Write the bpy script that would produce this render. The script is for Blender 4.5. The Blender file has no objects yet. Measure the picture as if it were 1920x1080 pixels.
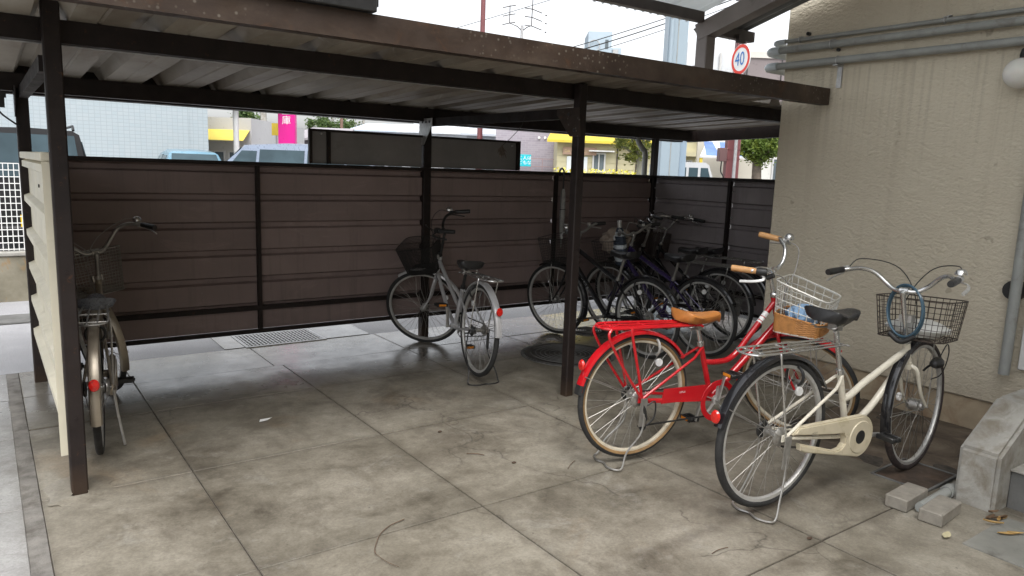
import bpy, bmesh, math, random
from mathutils import Vector, Matrix, noise as mnoise
R = math.radians
rnd = random.Random(7)
scene = bpy.context.scene
col = scene.collection

# ---------------------------------------------------------------- camera
YAW, PITCH, ROLL = R(54.13), R(9.17), R(1.98)
EYE = Vector((0, 0, 1.5))
cam_d = bpy.data.cameras.new('camera')
cam = bpy.data.objects.new('camera', cam_d)
col.objects.link(cam)
fwd = Vector((math.cos(YAW) * math.cos(PITCH), math.sin(YAW) * math.cos(PITCH), -math.sin(PITCH)))
rt = Vector((math.sin(YAW), -math.cos(YAW), 0))
up = rt.cross(fwd)
r2 = rt * math.cos(ROLL) + up * math.sin(ROLL)
u2 = up * math.cos(ROLL) - rt * math.sin(ROLL)
m = Matrix((r2, u2, -fwd)).transposed().to_4x4()
m.translation = EYE
cam.matrix_world = m
cam_d.sensor_width = 36.0
cam_d.lens = 36.0 * 1377.0 / 1920.0
cam_d.clip_start = 0.05
cam_d.clip_end = 2000
scene.camera = cam

# ---------------------------------------------------------------- sky, sun, exposure
SUN_EL, SUN_AZ = R(62), R(245)          # high, behind the clouds
world = bpy.data.worlds.new('World')
scene.world = world
world.use_nodes = True
wn, wl = world.node_tree.nodes, world.node_tree.links
bgn = wn['Background']
sky = wn.new('ShaderNodeTexSky')
sky.sky_type = 'NISHITA'
sky.sun_disc = False
sky.sun_elevation = SUN_EL
sky.sun_rotation = R(90) - SUN_AZ
sky.dust_density = 4.0
sky.air_density = 1.0
hs = wn.new('ShaderNodeHueSaturation')      # closed cloud cover: almost no blue left
hs.inputs['Saturation'].default_value = 0.16
wl.new(sky.outputs[0], hs.inputs['Color'])
wl.new(hs.outputs[0], bgn.inputs['Color'])
bgn.inputs['Strength'].default_value = 0.15
sd = bpy.data.lights.new('sun', 'SUN')
sd.energy = 0.6
sd.angle = R(40)
sd.color = (1.0, 0.97, 0.93)
sun = bpy.data.objects.new('sun', sd)
col.objects.link(sun)
sun_dir = Vector((math.cos(SUN_AZ) * math.cos(SUN_EL), math.sin(SUN_AZ) * math.cos(SUN_EL), math.sin(SUN_EL)))
sun.rotation_euler = sun_dir.to_track_quat('Z', 'Y').to_euler()
sun.location = sun_dir * 30
scene.view_settings.view_transform = 'Standard'
scene.view_settings.look = 'None'
scene.view_settings.exposure = 1.28
scene.view_settings.gamma = 1.0
scene.view_settings.use_curve_mapping = False
scene.cycles.max_bounces = 8
scene.cycles.diffuse_bounces = 5
scene.cycles.transparent_max_bounces = 16
scene.cycles.use_denoising = True

# ---------------------------------------------------------------- mesh helpers
class MB:
    def __init__(s):
        s.v = []; s.f = []
    def add(s, vs, fs):
        o = len(s.v)
        s.v += [tuple(p) for p in vs]
        s.f += [tuple(i + o for i in f) for f in fs]
        return s
    def box(s, x0, x1, y0, y1, z0, z1, ch=0.0):
        if ch <= 0:
            vs = [(x0, y0, z0), (x1, y0, z0), (x1, y1, z0), (x0, y1, z0), (x0, y0, z1), (x1, y0, z1), (x1, y1, z1), (x0, y1, z1)]
            return s.add(vs, [(0, 3, 2, 1), (4, 5, 6, 7), (0, 1, 5, 4), (1, 2, 6, 5), (2, 3, 7, 6), (3, 0, 4, 7)])
        bm = bmesh.new()
        bmesh.ops.create_cube(bm, size=1)
        for v in bm.verts:
            v.co = Vector((x0 + (v.co.x + .5) * (x1 - x0), y0 + (v.co.y + .5) * (y1 - y0), z0 + (v.co.z + .5) * (z1 - z0)))
        bmesh.ops.bevel(bm, geom=list(bm.edges), offset=ch, segments=1, affect='EDGES')
        return s.bm(bm)
    def bm(s, bm):
        bm.verts.index_update()
        s.add([v.co[:] for v in bm.verts], [[v.index for v in f.verts] for f in bm.faces])
        bm.free()
        return s
    def obox(s, a, b, w, h, upv=(0, 0, 1)):
        """square bar from a to b, w wide, h high"""
        a, b = Vector(a), Vector(b)
        d = (b - a).normalized()
        upv = Vector(upv)
        sd = d.cross(upv)
        if sd.length < 1e-4: sd = d.cross(Vector((1, 0, 0)))
        sd.normalize()
        u = sd.cross(d)
        vs = []
        for p in (a, b):
            for (i, j) in ((-1, -1), (1, -1), (1, 1), (-1, 1)):
                vs.append(p + sd * i * w / 2 + u * j * h / 2)
        return s.add(vs, [(3, 2, 1, 0), (4, 5, 6, 7), (0, 1, 5, 4), (1, 2, 6, 5), (2, 3, 7, 6), (3, 0, 4, 7)])
    def tube(s, pts, r, seg=8, closed=False, caps=True, flat=None):
        pts = [Vector(p) for p in pts]
        n = len(pts)
        rs = r if isinstance(r, (list, tuple)) else [r] * n
        T = []
        for i in range(n):
            a = pts[(i - 1) % n] if closed or i > 0 else pts[i]
            b = pts[(i + 1) % n] if closed or i < n - 1 else pts[i]
            T.append((b - a).normalized())
        ref = Vector((0, 0, 1)) if abs(T[0].z) < .9 else Vector((0, 1, 0))
        N = (ref - T[0] * ref.dot(T[0])).normalized()
        vs = []
        for i in range(n):
            N = (N - T[i] * N.dot(T[i]))
            N = N.normalized() if N.length > 1e-6 else T[i].orthogonal().normalized()
            B = T[i].cross(N)
            for k in range(seg):
                a = 2 * math.pi * k / seg
                ru = rs[i] * (flat[0] if flat else 1); rv = rs[i] * (flat[1] if flat else 1)
                vs.append(pts[i] + N * math.cos(a) * ru + B * math.sin(a) * rv)
        fs = []
        for i in range(n if closed else n - 1):
            j = (i + 1) % n
            for k in range(seg):
                l = (k + 1) % seg
                fs.append((i * seg + k, i * seg + l, j * seg + l, j * seg + k))
        if caps and not closed:
            fs.append(tuple(range(seg))[::-1])
            fs.append(tuple(range((n - 1) * seg, n * seg)))
        return s.add(vs, fs)
    def ring(s, c, rad, r, seg=48, rs=8, axis='y', a0=0, a1=2 * math.pi, wide=1.0):
        full = abs(a1 - a0 - 2 * math.pi) < 1e-6
        n = seg
        vs = []; fs = []
        m_ = n if full else n + 1
        for i in range(m_):
            a = a0 + (a1 - a0) * i / n
            for k in range(rs):
                b = 2 * math.pi * k / rs
                q = rad + r * math.cos(b); w = r * wide * math.sin(b)
                p = (q * math.cos(a), w, q * math.sin(a)) if axis == 'y' else ((q * math.cos(a), q * math.sin(a), w) if axis == 'z' else (w, q * math.cos(a), q * math.sin(a)))
                vs.append((c[0] + p[0], c[1] + p[1], c[2] + p[2]))
        for i in range(n):
            j = (i + 1) % m_
            for k in range(rs):
                l = (k + 1) % rs
                fs.append((i * rs + k, j * rs + k, j * rs + l, i * rs + l))
        return s.add(vs, fs)
    def lathe(s, prof, c=(0, 0, 0), axis='z', seg=24, a0=0, a1=2 * math.pi):
        """prof: list of (radius, along axis); closed profiles repeat the first point"""
        full = abs(a1 - a0 - 2 * math.pi) < 1e-6
        m_ = seg if full else seg + 1
        vs = []; fs = []
        k = len(prof)
        for i in range(m_):
            a = a0 + (a1 - a0) * i / seg
            for (q, w) in prof:
                p = {'z': (q * math.cos(a), q * math.sin(a), w), 'y': (q * math.cos(a), w, q * math.sin(a)), 'x': (w, q * math.cos(a), q * math.sin(a))}[axis]
                vs.append((c[0] + p[0], c[1] + p[1], c[2] + p[2]))
        for i in range(seg):
            j = (i + 1) % m_
            for t in range(k - 1):
                fs.append((i * k + t, i * k + t + 1, j * k + t + 1, j * k + t))
        return s.add(vs, fs)
    def cyl(s, a, b, r, seg=12):
        return s.tube([a, b], r, seg)
    def poly(s, pts, d):
        """convex or simple polygon extruded by vector d"""
        d = Vector(d); n = len(pts)
        vs = [Vector(p) for p in pts] + [Vector(p) + d for p in pts]
        fs = [tuple(range(n))[::-1], tuple(range(n, 2 * n))] + [(i, (i + 1) % n, n + (i + 1) % n, n + i) for i in range(n)]
        return s.add(vs, fs)
    def quad(s, a, b, c, d):
        return s.add([a, b, c, d], [(0, 1, 2, 3)])
    def map(s, fn):
        s.v = [tuple(fn(Vector(p))) for p in s.v]
        return s
    def mesh(s, name, ma, smooth=True, ang=38, recalc=True):
        me = bpy.data.meshes.new(name)
        me.from_pydata(s.v, [], s.f)
        if recalc:
            bm = bmesh.new(); bm.from_mesh(me)
            bmesh.ops.recalc_face_normals(bm, faces=bm.faces)
            bm.to_mesh(me); bm.free()
        me.update()
        if smooth:
            me.polygons.foreach_set('use_smooth', [True] * len(me.polygons))
            me.set_sharp_from_angle(angle=R(ang))
        if ma: me.materials.append(ma)
        return me
    def build(s, name, ma, parent=None, smooth=True, ang=38, recalc=True, **kw):
        o = bpy.data.objects.new(name, s.mesh(name, ma, smooth, ang, recalc))
        col.objects.link(o)
        if parent: o.parent = parent
        tag(o, **kw)
        return o

def tag(o, label=None, cat=None, group=None, kind=None):
    if label: o['label'] = label
    if cat: o['category'] = cat
    if group: o['group'] = group
    if kind: o['kind'] = kind
    return o

def empty(name, loc=(0, 0, 0), rot=(0, 0, 0), **kw):
    o = bpy.data.objects.new(name, None)
    col.objects.link(o)
    o.location = loc; o.rotation_euler = rot
    o.empty_display_size = .1
    return tag(o, **kw)

def spline(pts, n=6, closed=False):
    """Catmull-Rom through pts"""
    P = [Vector(p) for p in pts]
    out = []
    N = len(P)
    for i in range(N if closed else N - 1):
        p0 = P[(i - 1) % N] if closed or i > 0 else P[i] * 2 - P[i + 1]
        p1, p2 = P[i], P[(i + 1) % N]
        p3 = P[(i + 2) % N] if closed or i < N - 2 else P[i + 1] * 2 - P[i]
        for k in range(n):
            t = k / n
            out.append(.5 * ((2 * p1) + (p2 - p0) * t + (2 * p0 - 5 * p1 + 4 * p2 - p3) * t * t + (3 * p1 - p0 - 3 * p2 + p3) * t ** 3))
    if not closed: out.append(P[-1])
    return out

# ---------------------------------------------------------------- materials
def srgb(r, g, b):
    f = lambda c: (c / 12.92 if c <= .04045 else ((c + .055) / 1.055) ** 2.4)
    return (f(r / 255), f(g / 255), f(b / 255))

class NT:
    def __init__(s, name):
        s.m = bpy.data.materials.new(name)
        s.m.use_nodes = True
        s.n, s.l = s.m.node_tree.nodes, s.m.node_tree.links
        s.b = s.n['Principled BSDF']
    def new(s, t, **kw):
        x = s.n.new(t)
        for k, v in kw.items(): setattr(x, k, v)
        return x
    def inp(s, node, key, val):
        sock = node.inputs[key]
        if hasattr(val, 'is_linked') or isinstance(val, bpy.types.NodeSocket): s.l.new(val, sock)
        elif isinstance(val, (tuple, list)) and len(val) == 3 and sock.type == 'RGBA': sock.default_value = (*val, 1)
        else: sock.default_value = val
    def coord(s, kind='Object'):
        if kind == 'World': return s.new('ShaderNodeNewGeometry').outputs['Position']
        return s.new('ShaderNodeTexCoord').outputs[kind]
    def mapping(s, c, scale=(1, 1, 1), loc=(0, 0, 0), rot=(0, 0, 0)):
        x = s.new('ShaderNodeMapping')
        s.l.new(c, x.inputs[0]); x.inputs['Scale'].default_value = scale; x.inputs['Location'].default_value = loc; x.inputs['Rotation'].default_value = rot
        return x.outputs[0]
    def noise(s, c, scale, detail=4, rough=.55, dist=0):
        x = s.new('ShaderNodeTexNoise')
        s.l.new(c, x.inputs['Vector'])
        x.inputs['Scale'].default_value = scale; x.inputs['Detail'].default_value = detail
        x.inputs['Roughness'].default_value = rough; x.inputs['Distortion'].default_value = dist
        return x.outputs[0]
    def ramp(s, f, stops):
        x = s.new('ShaderNodeValToRGB')
        s.l.new(f, x.inputs[0])
        e = x.color_ramp.elements
        while len(e) < len(stops): e.new(.5)
        for el, (p, c) in zip(e, stops):
            el.position = p; el.color = (*(c if isinstance(c, (tuple, list)) else (c, c, c)), 1)
        return x.outputs[0]
    def mix(s, f, a, b, mode='MIX'):
        x = s.new('ShaderNodeMixRGB'); x.blend_type = mode
        s.inp(x, 0, f); s.inp(x, 1, a); s.inp(x, 2, b)
        return x.outputs[0]
    def math(s, op, a, b=0.0):
        x = s.new('ShaderNodeMath'); x.operation = op
        s.inp(x, 0, a); s.inp(x, 1, b)
        return x.outputs[0]
    def bump(s, h, strength=.3, dist=.01, prev=None):
        x = s.new('ShaderNodeBump')
        s.l.new(h, x.inputs['Height']); x.inputs['Strength'].default_value = strength; x.inputs['Distance'].default_value = dist
        if prev: s.l.new(prev, x.inputs['Normal'])
        return x.outputs[0]
    def set(s, **kw):
        names = {'col': 'Base Color', 'rough': 'Roughness', 'metal': 'Metallic', 'normal': 'Normal', 'spec': 'Specular IOR Level', 'coat': 'Coat Weight', 'trans': 'Transmission Weight', 'ior': 'IOR', 'alpha': 'Alpha', 'sub': 'Subsurface Weight', 'sheen': 'Sheen Weight'}
        for k, v in kw.items(): s.inp(s.b, names[k], v)
        return s.m

def mat(name, c, rough=.5, metal=0., var=.12, vs=4., dirt=0., dc=(.05, .04, .03), ds=6., bump=0., bs=80., spec=.5, coat=0., co='Object', rv=.08):
    t = NT(name)
    p = t.coord(co)
    n1 = t.noise(p, vs, 5, .6)
    lo = tuple(x * (1 - var) for x in c); hi = tuple(min(1, x * (1 + var)) for x in c)
    cc = t.ramp(n1, [(.3, lo), (.7, hi)])
    if dirt > 0:
        n2 = t.noise(p, ds, 8, .65, .4)
        f = t.ramp(n2, [(.62 - dirt * .3, 0), (.78 - dirt * .2, 1)])
        cc = t.mix(t.math('MULTIPLY', f, min(1, .35 + dirt)), cc, dc)
    n3 = t.noise(p, vs * 3.1, 4)
    rr = t.ramp(n3, [(.3, max(0, rough - rv)), (.7, min(1, rough + rv))])
    kw = dict(col=cc, rough=rr, metal=metal, spec=spec, coat=coat)
    if bump > 0: kw['normal'] = t.bump(t.noise(p, bs, 4), bump, .004)
    return t.set(**kw)

def glassmat(name, tint=(.03, .04, .045), rough=.05):
    t = NT(name)
    p = t.coord()
    cc = t.ramp(t.noise(p, 1.5, 3), [(.35, tint), (.7, tuple(x * 1.6 for x in tint))])
    return t.set(col=cc, rough=rough, spec=.16)

M = {}
def floor_mat(name, light, mid, dark, worn=1.0, mark=False):
    t = NT(name)
    p = t.coord('World')
    sx = t.new('ShaderNodeSeparateXYZ'); t.l.new(p, sx.inputs[0])
    oi = t.new('ShaderNodeObjectInfo')
    off = lambda a, b, c: t.mapping(p, (1, 1, 1), (a, b, c))
    base = t.ramp(t.noise(p, 2.0, 15, .74, .35), [(.33, dark), (.47, mid), (.62, light)])
    big = t.ramp(t.noise(off(13, 2, 6), .75, 6, .6, .6), [(.36, (.66, .65, .62)), (.52, (.95, .95, .94)), (.66, (1.12, 1.12, 1.12))])
    base = t.mix(.85, base, big, 'MULTIPLY')
    # hard edged old stains
    st = t.ramp(t.noise(off(7, 3, 0), 2.3, 14, .78, .5), [(.535, 0), (.60, 1)])
    base = t.mix(t.math('MULTIPLY', st, .50 * worn), base, (.125, .108, .085))
    # soil coloured tint
    rs = t.ramp(t.noise(off(-4, 11, 2), 1.1, 10, .66, .5), [(.56, 0), (.66, 1)])
    base = t.mix(t.math('MULTIPLY', rs, .50 * worn), base, (.25, .19, .125))
    # pale worn patches
    lm = t.ramp(t.noise(off(3, -6, 1), 4.2, 14, .78, .6), [(.55, 0), (.66, 1)])
    base = t.mix(t.math('MULTIPLY', lm, .30), base, (.40, .39, .355))
    # scuffs drawn out along the slabs
    sc = t.ramp(t.noise(t.mapping(p, (1.0, 5.0, 1), (2, 0, 0), (0, 0, .35)), 3.0, 10, .75), [(.60, 0), (.68, 1)])
    base = t.mix(t.math('MULTIPLY', sc, .25 * worn), base, (.11, .095, .075))
    # specks of dirt
    vo = t.new('ShaderNodeTexVoronoi'); t.l.new(p, vo.inputs['Vector']); vo.inputs['Scale'].default_value = 22
    spk = t.math('MULTIPLY', t.ramp(vo.outputs['Distance'], [(.07, 1), (.13, 0)]), t.ramp(t.noise(off(1, 9, 0), 9, 4), [(.56, 0), (.60, 1)]))
    base = t.mix(t.math('MULTIPLY', spk, .65), base, (.05, .042, .036))
    # hairline cracks
    vd = t.new('ShaderNodeTexVoronoi'); vd.feature = 'DISTANCE_TO_EDGE'
    wv = t.new('ShaderNodeVectorMath'); wv.operation = 'ADD'; t.l.new(p, wv.inputs[0])
    nz = t.new('ShaderNodeTexNoise'); t.l.new(p, nz.inputs['Vector']); nz.inputs['Scale'].default_value = 3.5; nz.inputs['Detail'].default_value = 8
    sv_ = t.new('ShaderNodeVectorMath'); sv_.operation = 'SCALE'; t.l.new(nz.outputs['Color'], sv_.inputs[0]); sv_.inputs['Scale'].default_value = .35
    t.l.new(sv_.outputs[0], wv.inputs[1]); t.l.new(wv.outputs[0], vd.inputs['Vector']); vd.inputs['Scale'].default_value = .9
    ck = t.math('MULTIPLY', t.ramp(vd.outputs['Distance'], [(.0015, 1), (.005, 0)]), t.ramp(t.noise(off(5, 5, 5), 1.3, 3), [(.52, 0), (.56, 1)]))
    base = t.mix(t.math('MULTIPLY', ck, .75 * worn), base, (.06, .05, .042))
    if mark:
        # long dark drag mark running along the slabs
        wob = t.math('MULTIPLY', t.math('SUBTRACT', t.noise(p, 1.6, 4), .5), .12)
        dy = t.math('ABSOLUTE', t.math('ADD', t.math('SUBTRACT', sx.outputs[1], 1.885), wob))
        band = t.ramp(dy, [(.012, 1), (.055, 0)])
        rng = t.ramp(t.math('MULTIPLY', sx.outputs[0], .2), [(.36, 0), (.44, 1), (.70, 1), (.76, 0)])
        brk = t.ramp(t.noise(p, 7, 6, .7), [(.35, .25), (.6, 1)])
        base = t.mix(t.math('MULTIPLY', t.math('MULTIPLY', t.math('MULTIPLY', band, rng), brk), .6), base, (.08, .066, .052))
    # grime gathered along the slab edges
    gc = t.new('ShaderNodeSeparateXYZ'); t.l.new(t.coord('Generated'), gc.inputs[0])
    ed = t.math('MINIMUM', t.math('MINIMUM', gc.outputs[0], t.math('SUBTRACT', 1.0, gc.outputs[0])), t.math('MINIMUM', gc.outputs[1], t.math('SUBTRACT', 1.0, gc.outputs[1])))
    ed = t.math('ADD', ed, t.math('MULTIPLY', t.math('SUBTRACT', t.noise(off(2, 2, 2), 9, 8, .7), .5), .10))
    base = t.mix(t.math('MULTIPLY', t.ramp(ed, [(.0, 1), (.04, 0)]), .4 * worn), base, (.10, .085, .066))
    fine = t.noise(p, 85, 8, .75)
    mot = t.noise(off(6, 1, 3), 11, 14, .82, .4)
    base = t.mix(.8, base, t.ramp(mot, [(.34, (.74, .72, .69)), (.50, (.97, .97, .96)), (.64, (1.18, 1.18, 1.18))]), 'MULTIPLY')
    base = t.mix(.6, base, t.ramp(fine, [(.30, (.55, .55, .55)), (.50, (.95, .95, .95)), (.70, (1.25, 1.25, 1.25))]), 'MULTIPLY')
    base = t.mix(1.0, base, t.ramp(oi.outputs['Random'], [(0, .86), (1, 1.0)]), 'MULTIPLY')
    rr = t.ramp(t.noise(p, 2.4, 8, .68), [(.32, .36), (.62, .60)])
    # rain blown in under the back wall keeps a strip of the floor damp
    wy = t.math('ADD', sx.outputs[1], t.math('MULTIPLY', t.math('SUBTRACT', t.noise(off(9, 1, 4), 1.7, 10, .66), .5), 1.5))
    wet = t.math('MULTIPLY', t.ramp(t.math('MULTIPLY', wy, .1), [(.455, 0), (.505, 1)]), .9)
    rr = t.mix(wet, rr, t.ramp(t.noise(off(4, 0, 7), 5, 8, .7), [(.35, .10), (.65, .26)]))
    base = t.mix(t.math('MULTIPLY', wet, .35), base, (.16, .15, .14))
    bm1 = t.bump(fine, .14, .002)
    bm2 = t.bump(t.noise(p, 10, 6, .6), .06, .006, bm1)
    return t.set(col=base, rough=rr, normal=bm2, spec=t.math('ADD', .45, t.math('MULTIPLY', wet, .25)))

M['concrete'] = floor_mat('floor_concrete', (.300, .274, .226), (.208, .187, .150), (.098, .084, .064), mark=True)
M['apron'] = floor_mat('apron_concrete', (.36, .36, .355), (.30, .295, .29), (.23, .225, .22), .5)
M['bed'] = mat('joint_grit', (.060, .051, .041), .95, var=.4, vs=30, bump=.5, bs=200, co='World')
M['mortar'] = mat('mortar_strip', (.17, .16, .145), .9, var=.35, vs=9, dirt=.4, bump=.5, bs=120, co='World')
def asphalt(name, c):
    t = NT(name); p = t.coord('World')
    f = t.noise(p, 160, 4, .7)
    cc = t.ramp(f, [(.3, tuple(x * .55 for x in c)), (.5, c), (.72, tuple(min(1, x * 1.9) for x in c))])
    g = t.ramp(t.noise(p, .8, 6), [(.3, .75), (.7, 1.15)])
    cc = t.mix(1, cc, g, 'MULTIPLY')
    return t.set(col=cc, rough=.85, normal=t.bump(f, .6, .006), spec=.4)
M['asphalt'] = asphalt('asphalt', (.075, .076, .078))
M['asphalt_pale'] = asphalt('worn_asphalt', (.30, .30, .31))
M['step'] = mat('step_concrete', (.12, .12, .115), .8, var=.3, vs=5, dirt=.3, bump=.4, bs=90)
M['cement'] = mat('cement', (.33, .32, .29), .9, var=.25, vs=6, dirt=.5, dc=(.19, .165, .125), ds=9, bump=.7, bs=90)
M['block'] = mat('block_concrete', (.255, .235, .20), .9, var=.22, vs=12, dirt=.2, dc=(.18, .15, .12), bump=.7, bs=160)
def brownmat():
    t = NT('brown_steel'); p = t.coord()
    base = t.ramp(t.noise(p, 5, 8, .65), [(.3, (.012, .0085, .008)), (.7, (.024, .017, .015))])
    ch = t.ramp(t.noise(p, 26, 6, .72, .3), [(.62, 0), (.67, 1)])
    base = t.mix(t.math('MULTIPLY', ch, .7), base, (.075, .034, .016))
    sx = t.new('ShaderNodeSeparateXYZ'); t.l.new(t.coord('World'), sx.inputs[0])
    low = t.math('MULTIPLY', t.ramp(t.math('ADD', sx.outputs[2], t.math('MULTIPLY', t.noise(p, 12, 6), .12)), [(.08, 1), (.20, 0)]), .6)
    base = t.mix(low, base, (.06, .038, .024))
    return t.set(col=base, rough=t.ramp(t.noise(p, 14, 5), [(.3, .42), (.7, .7)]), spec=.28, normal=t.bump(t.noise(p, 70, 5), .2, .003))
M['brown'] = brownmat()
def fasciamat():
    t = NT('weathered_brown_steel'); p = t.coord()
    base = t.ramp(t.noise(t.mapping(p, (1, 1, 2)), 1.7, 9, .7, .3), [(.3, (.022, .014, .010)), (.5, (.043, .028, .020)), (.7, (.078, .056, .040))])
    rs = t.ramp(t.noise(t.mapping(p, (1, 1, 1), (2, 0, 0)), 5, 10, .75, .6), [(.56, 0), (.68, 1)])
    base = t.mix(t.math('MULTIPLY', rs, .6), base, (.095, .042, .018))
    vo = t.new('ShaderNodeTexVoronoi'); t.l.new(p, vo.inputs['Vector']); vo.inputs['Scale'].default_value = 34
    sp = t.math('MULTIPLY', t.ramp(vo.outputs['Distance'], [(.12, 1), (.26, 0)]), t.ramp(t.noise(p, 1.5, 3), [(.50, 0), (.58, 1)]))
    base = t.mix(t.math('MULTIPLY', sp, .6), base, (.20, .18, .15))
    return t.set(col=base, rough=t.ramp(t.noise(p, 9, 5), [(.3, .38), (.7, .68)]), spec=.35, normal=t.bump(t.noise(p, 60, 5), .15, .003))
M['fascia'] = fasciamat()
def sidingmat(name, c):
    t = NT(name); p = t.coord()
    oi = t.new('ShaderNodeObjectInfo')
    base = t.ramp(t.noise(p, 1.6, 6, .6), [(.3, tuple(x * .82 for x in c)), (.7, tuple(x * 1.12 for x in c))])
    st = t.ramp(t.noise(t.mapping(p, (9, 9, .6)), 1.4, 8, .7), [(.52, 0), (.70, 1)])
    base = t.mix(t.math('MULTIPLY', st, .38), base, tuple(x * .45 for x in c))
    fa = t.ramp(t.noise(t.mapping(p, (1, 1, 3), (5, 0, 2)), 2.2, 9, .7, .6), [(.56, 0), (.70, 1)])
    base = t.mix(t.math('MULTIPLY', fa, .30), base, tuple(min(1, x * 1.7 + .02) for x in c))
    sp = t.ramp(t.noise(p, 38, 3), [(.70, 0), (.74, 1)])
    base = t.mix(t.math('MULTIPLY', sp, .5), base, (.30, .28, .26))
    base = t.mix(1.0, base, t.ramp(oi.outputs['Random'], [(0, .86), (1, 1.06)]), 'MULTIPLY')
    rr = t.ramp(t.noise(p, 5, 6, .7), [(.3, .42), (.7, .66)])
    return t.set(col=base, rough=rr, normal=t.bump(t.noise(p, 2.5, 3), .12, .02), spec=.4)
M['siding'] = sidingmat('brown_siding', (.250, .190, .178))
M['siding_grey'] = sidingmat('grey_brown_siding', (.28, .25, .255))
M['cream'] = mat('cream_siding', (.60, .56, .44), .5, var=.10, vs=2.5, dirt=.16, dc=(.32, .28, .2), ds=5, bump=.05, bs=60)
M['galv'] = mat('galvanised', (.45, .45, .45), .45, .55, var=.2, vs=20, dirt=.2, dc=(.2, .17, .14))
def roofmat():
    t = NT('roof_steel'); p = t.coord()
    oi = t.new('ShaderNodeObjectInfo')
    a = t.noise(t.mapping(p, (1, .35, 1)), 2.2, 8, .65, .5)
    base = t.ramp(a, [(.3, (.19, .155, .12)), (.5, (.32, .285, .235)), (.7, (.42, .39, .34))])
    b = t.ramp(t.noise(t.mapping(p, (1, .5, 1), (3, 1, 0)), 3.0, 10, .72, .8), [(.56, 0), (.70, 1)])
    base = t.mix(t.math('MULTIPLY', b, .6), base, (.17, .10, .06))
    c = t.ramp(t.noise(t.mapping(p, (1, .4, 1), (9, 2, 0)), 5.0, 10, .75, 1.0), [(.60, 0), (.70, 1)])
    base = t.mix(t.math('MULTIPLY', c, .45), base, (.62, .60, .56))
    base = t.mix(1.0, base, t.ramp(oi.outputs['Random'], [(0, .78), (1, 1.05)]), 'MULTIPLY')
    return t.set(col=base, rough=.5, metal=.1, normal=t.bump(t.noise(p, 9, 4), .10, .01))
M['roof'] = roofmat()
def stuccomat():
    t = NT('beige_stucco'); p = t.coord('World')
    q = t.mapping(p, (1, .75, 1.25))
    h1 = t.noise(q, 52, 5, .55, .3); h2 = t.noise(q, 17, 4, .5, .4)
    base = t.ramp(t.noise(p, 1.1, 6, .6), [(.3, (.565, .505, .395)), (.7, (.625, .565, .45))])
    # vertical rain streaks
    s1 = t.noise(t.mapping(p, (7, 7, .22)), 1.6, 6, .6, .1)
    st = t.ramp(s1, [(.54, 0), (.72, 1)])
    base = t.mix(t.math('MULTIPLY', st, .14), base, (.30, .25, .18))
    sz_ = t.new('ShaderNodeSeparateXYZ'); t.l.new(p, sz_.inputs[0])
    drip = t.math('MULTIPLY', t.ramp(t.noise(t.mapping(p, (26, 26, .5)), 1.0, 5, .6), [(.50, 0), (.66, 1)]), t.ramp(t.math('MULTIPLY', sz_.outputs[2], .25), [(.36, 0), (.565, 1), (.575, 0)]))
    base = t.mix(t.math('MULTIPLY', drip, .28), base, (.22, .18, .13))
    splash = t.ramp(t.math('ADD', sz_.outputs[2], t.math('MULTIPLY', t.noise(p, 5, 8, .7), .35)), [(.32, 1), (.62, 0)])
    base = t.mix(t.math('MULTIPLY', splash, .35), base, (.26, .21, .15))
    sp = t.ramp(t.noise(t.mapping(p, (1, 1, 1), (4, 4, 4)), 6.5, 3), [(.70, 0), (.735, 1)])
    base = t.mix(t.math('MULTIPLY', sp, .35), base, (.16, .12, .08))
    b1 = t.bump(h2, .55, .013); b2 = t.bump(h1, .95, .012, b1)
    return t.set(col=base, rough=.9, normal=b2, spec=.3)
M['stucco'] = stuccomat()
M['plinth'] = mat('plinth_render', (.36, .29, .20), .9, var=.25, vs=4, dirt=.5, dc=(.22, .13, .075), ds=5, bump=.4, bs=60, co='World')
M['pvc'] = mat('grey_pipe', (.30, .31, .295), .42, var=.14, vs=7, dirt=.2, dc=(.14, .12, .09), ds=9)
M['pvc_pale'] = mat('pale_elbow', (.55, .6, .63), .4, var=.1)
M['chrome'] = mat('chrome', (.62, .62, .61), .24, .9, var=.06, vs=12, rv=.04)
M['steel'] = mat('bare_steel', (.42, .41, .39), .38, .8, var=.2, vs=25, dirt=.2, dc=(.16, .1, .07), ds=30)
M['spoke'] = mat('spoke_steel', (.34, .33, .31), .45, 1.0, var=.2, vs=25)
M['alloy'] = mat('rim_alloy', (.52, .515, .495), .42, .5, var=.14, vs=20, dirt=.15, dc=(.22, .2, .17), ds=25)
M['rim_cream'] = mat('cream_rim', (.52, .47, .37), .5, 0, var=.12, vs=20, dirt=.2, dc=(.3, .25, .18), ds=25)
M['tyre'] = mat('black_tyre', (.022, .022, .022), .75, var=.3, vs=20, dirt=.15, dc=(.07, .06, .05), ds=18, bump=.3, bs=300)
M['tyre_worn'] = mat('worn_brown_tyre', (.035, .026, .026), .7, var=.35, vs=12, dirt=.35, dc=(.12, .09, .07), ds=14, bump=.3, bs=260)
M['gum'] = mat('gum_tyre', (.23, .14, .06), .7, var=.2, vs=20, bump=.2, bs=300)
M['black'] = mat('black_plastic', (.018, .018, .018), .42, var=.3, vs=20)
M['black_gloss'] = mat('black_paint', (.012, .012, .014), .2, var=.2, vs=20, coat=.5)
M['vinyl'] = mat('black_vinyl', (.02, .02, .021), .36, var=.25, vs=30, bump=.15, bs=240)
M['saddle_grey'] = mat('grey_vinyl', (.11, .12, .14), .3, var=.15, vs=30, spec=.8)  # black saddle with the sky's pale reflection put into its base colour
M['tan'] = mat('tan_leather', (.50, .19, .045), .38, var=.18, vs=14, bump=.12, bs=160, spec=.6)
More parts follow.
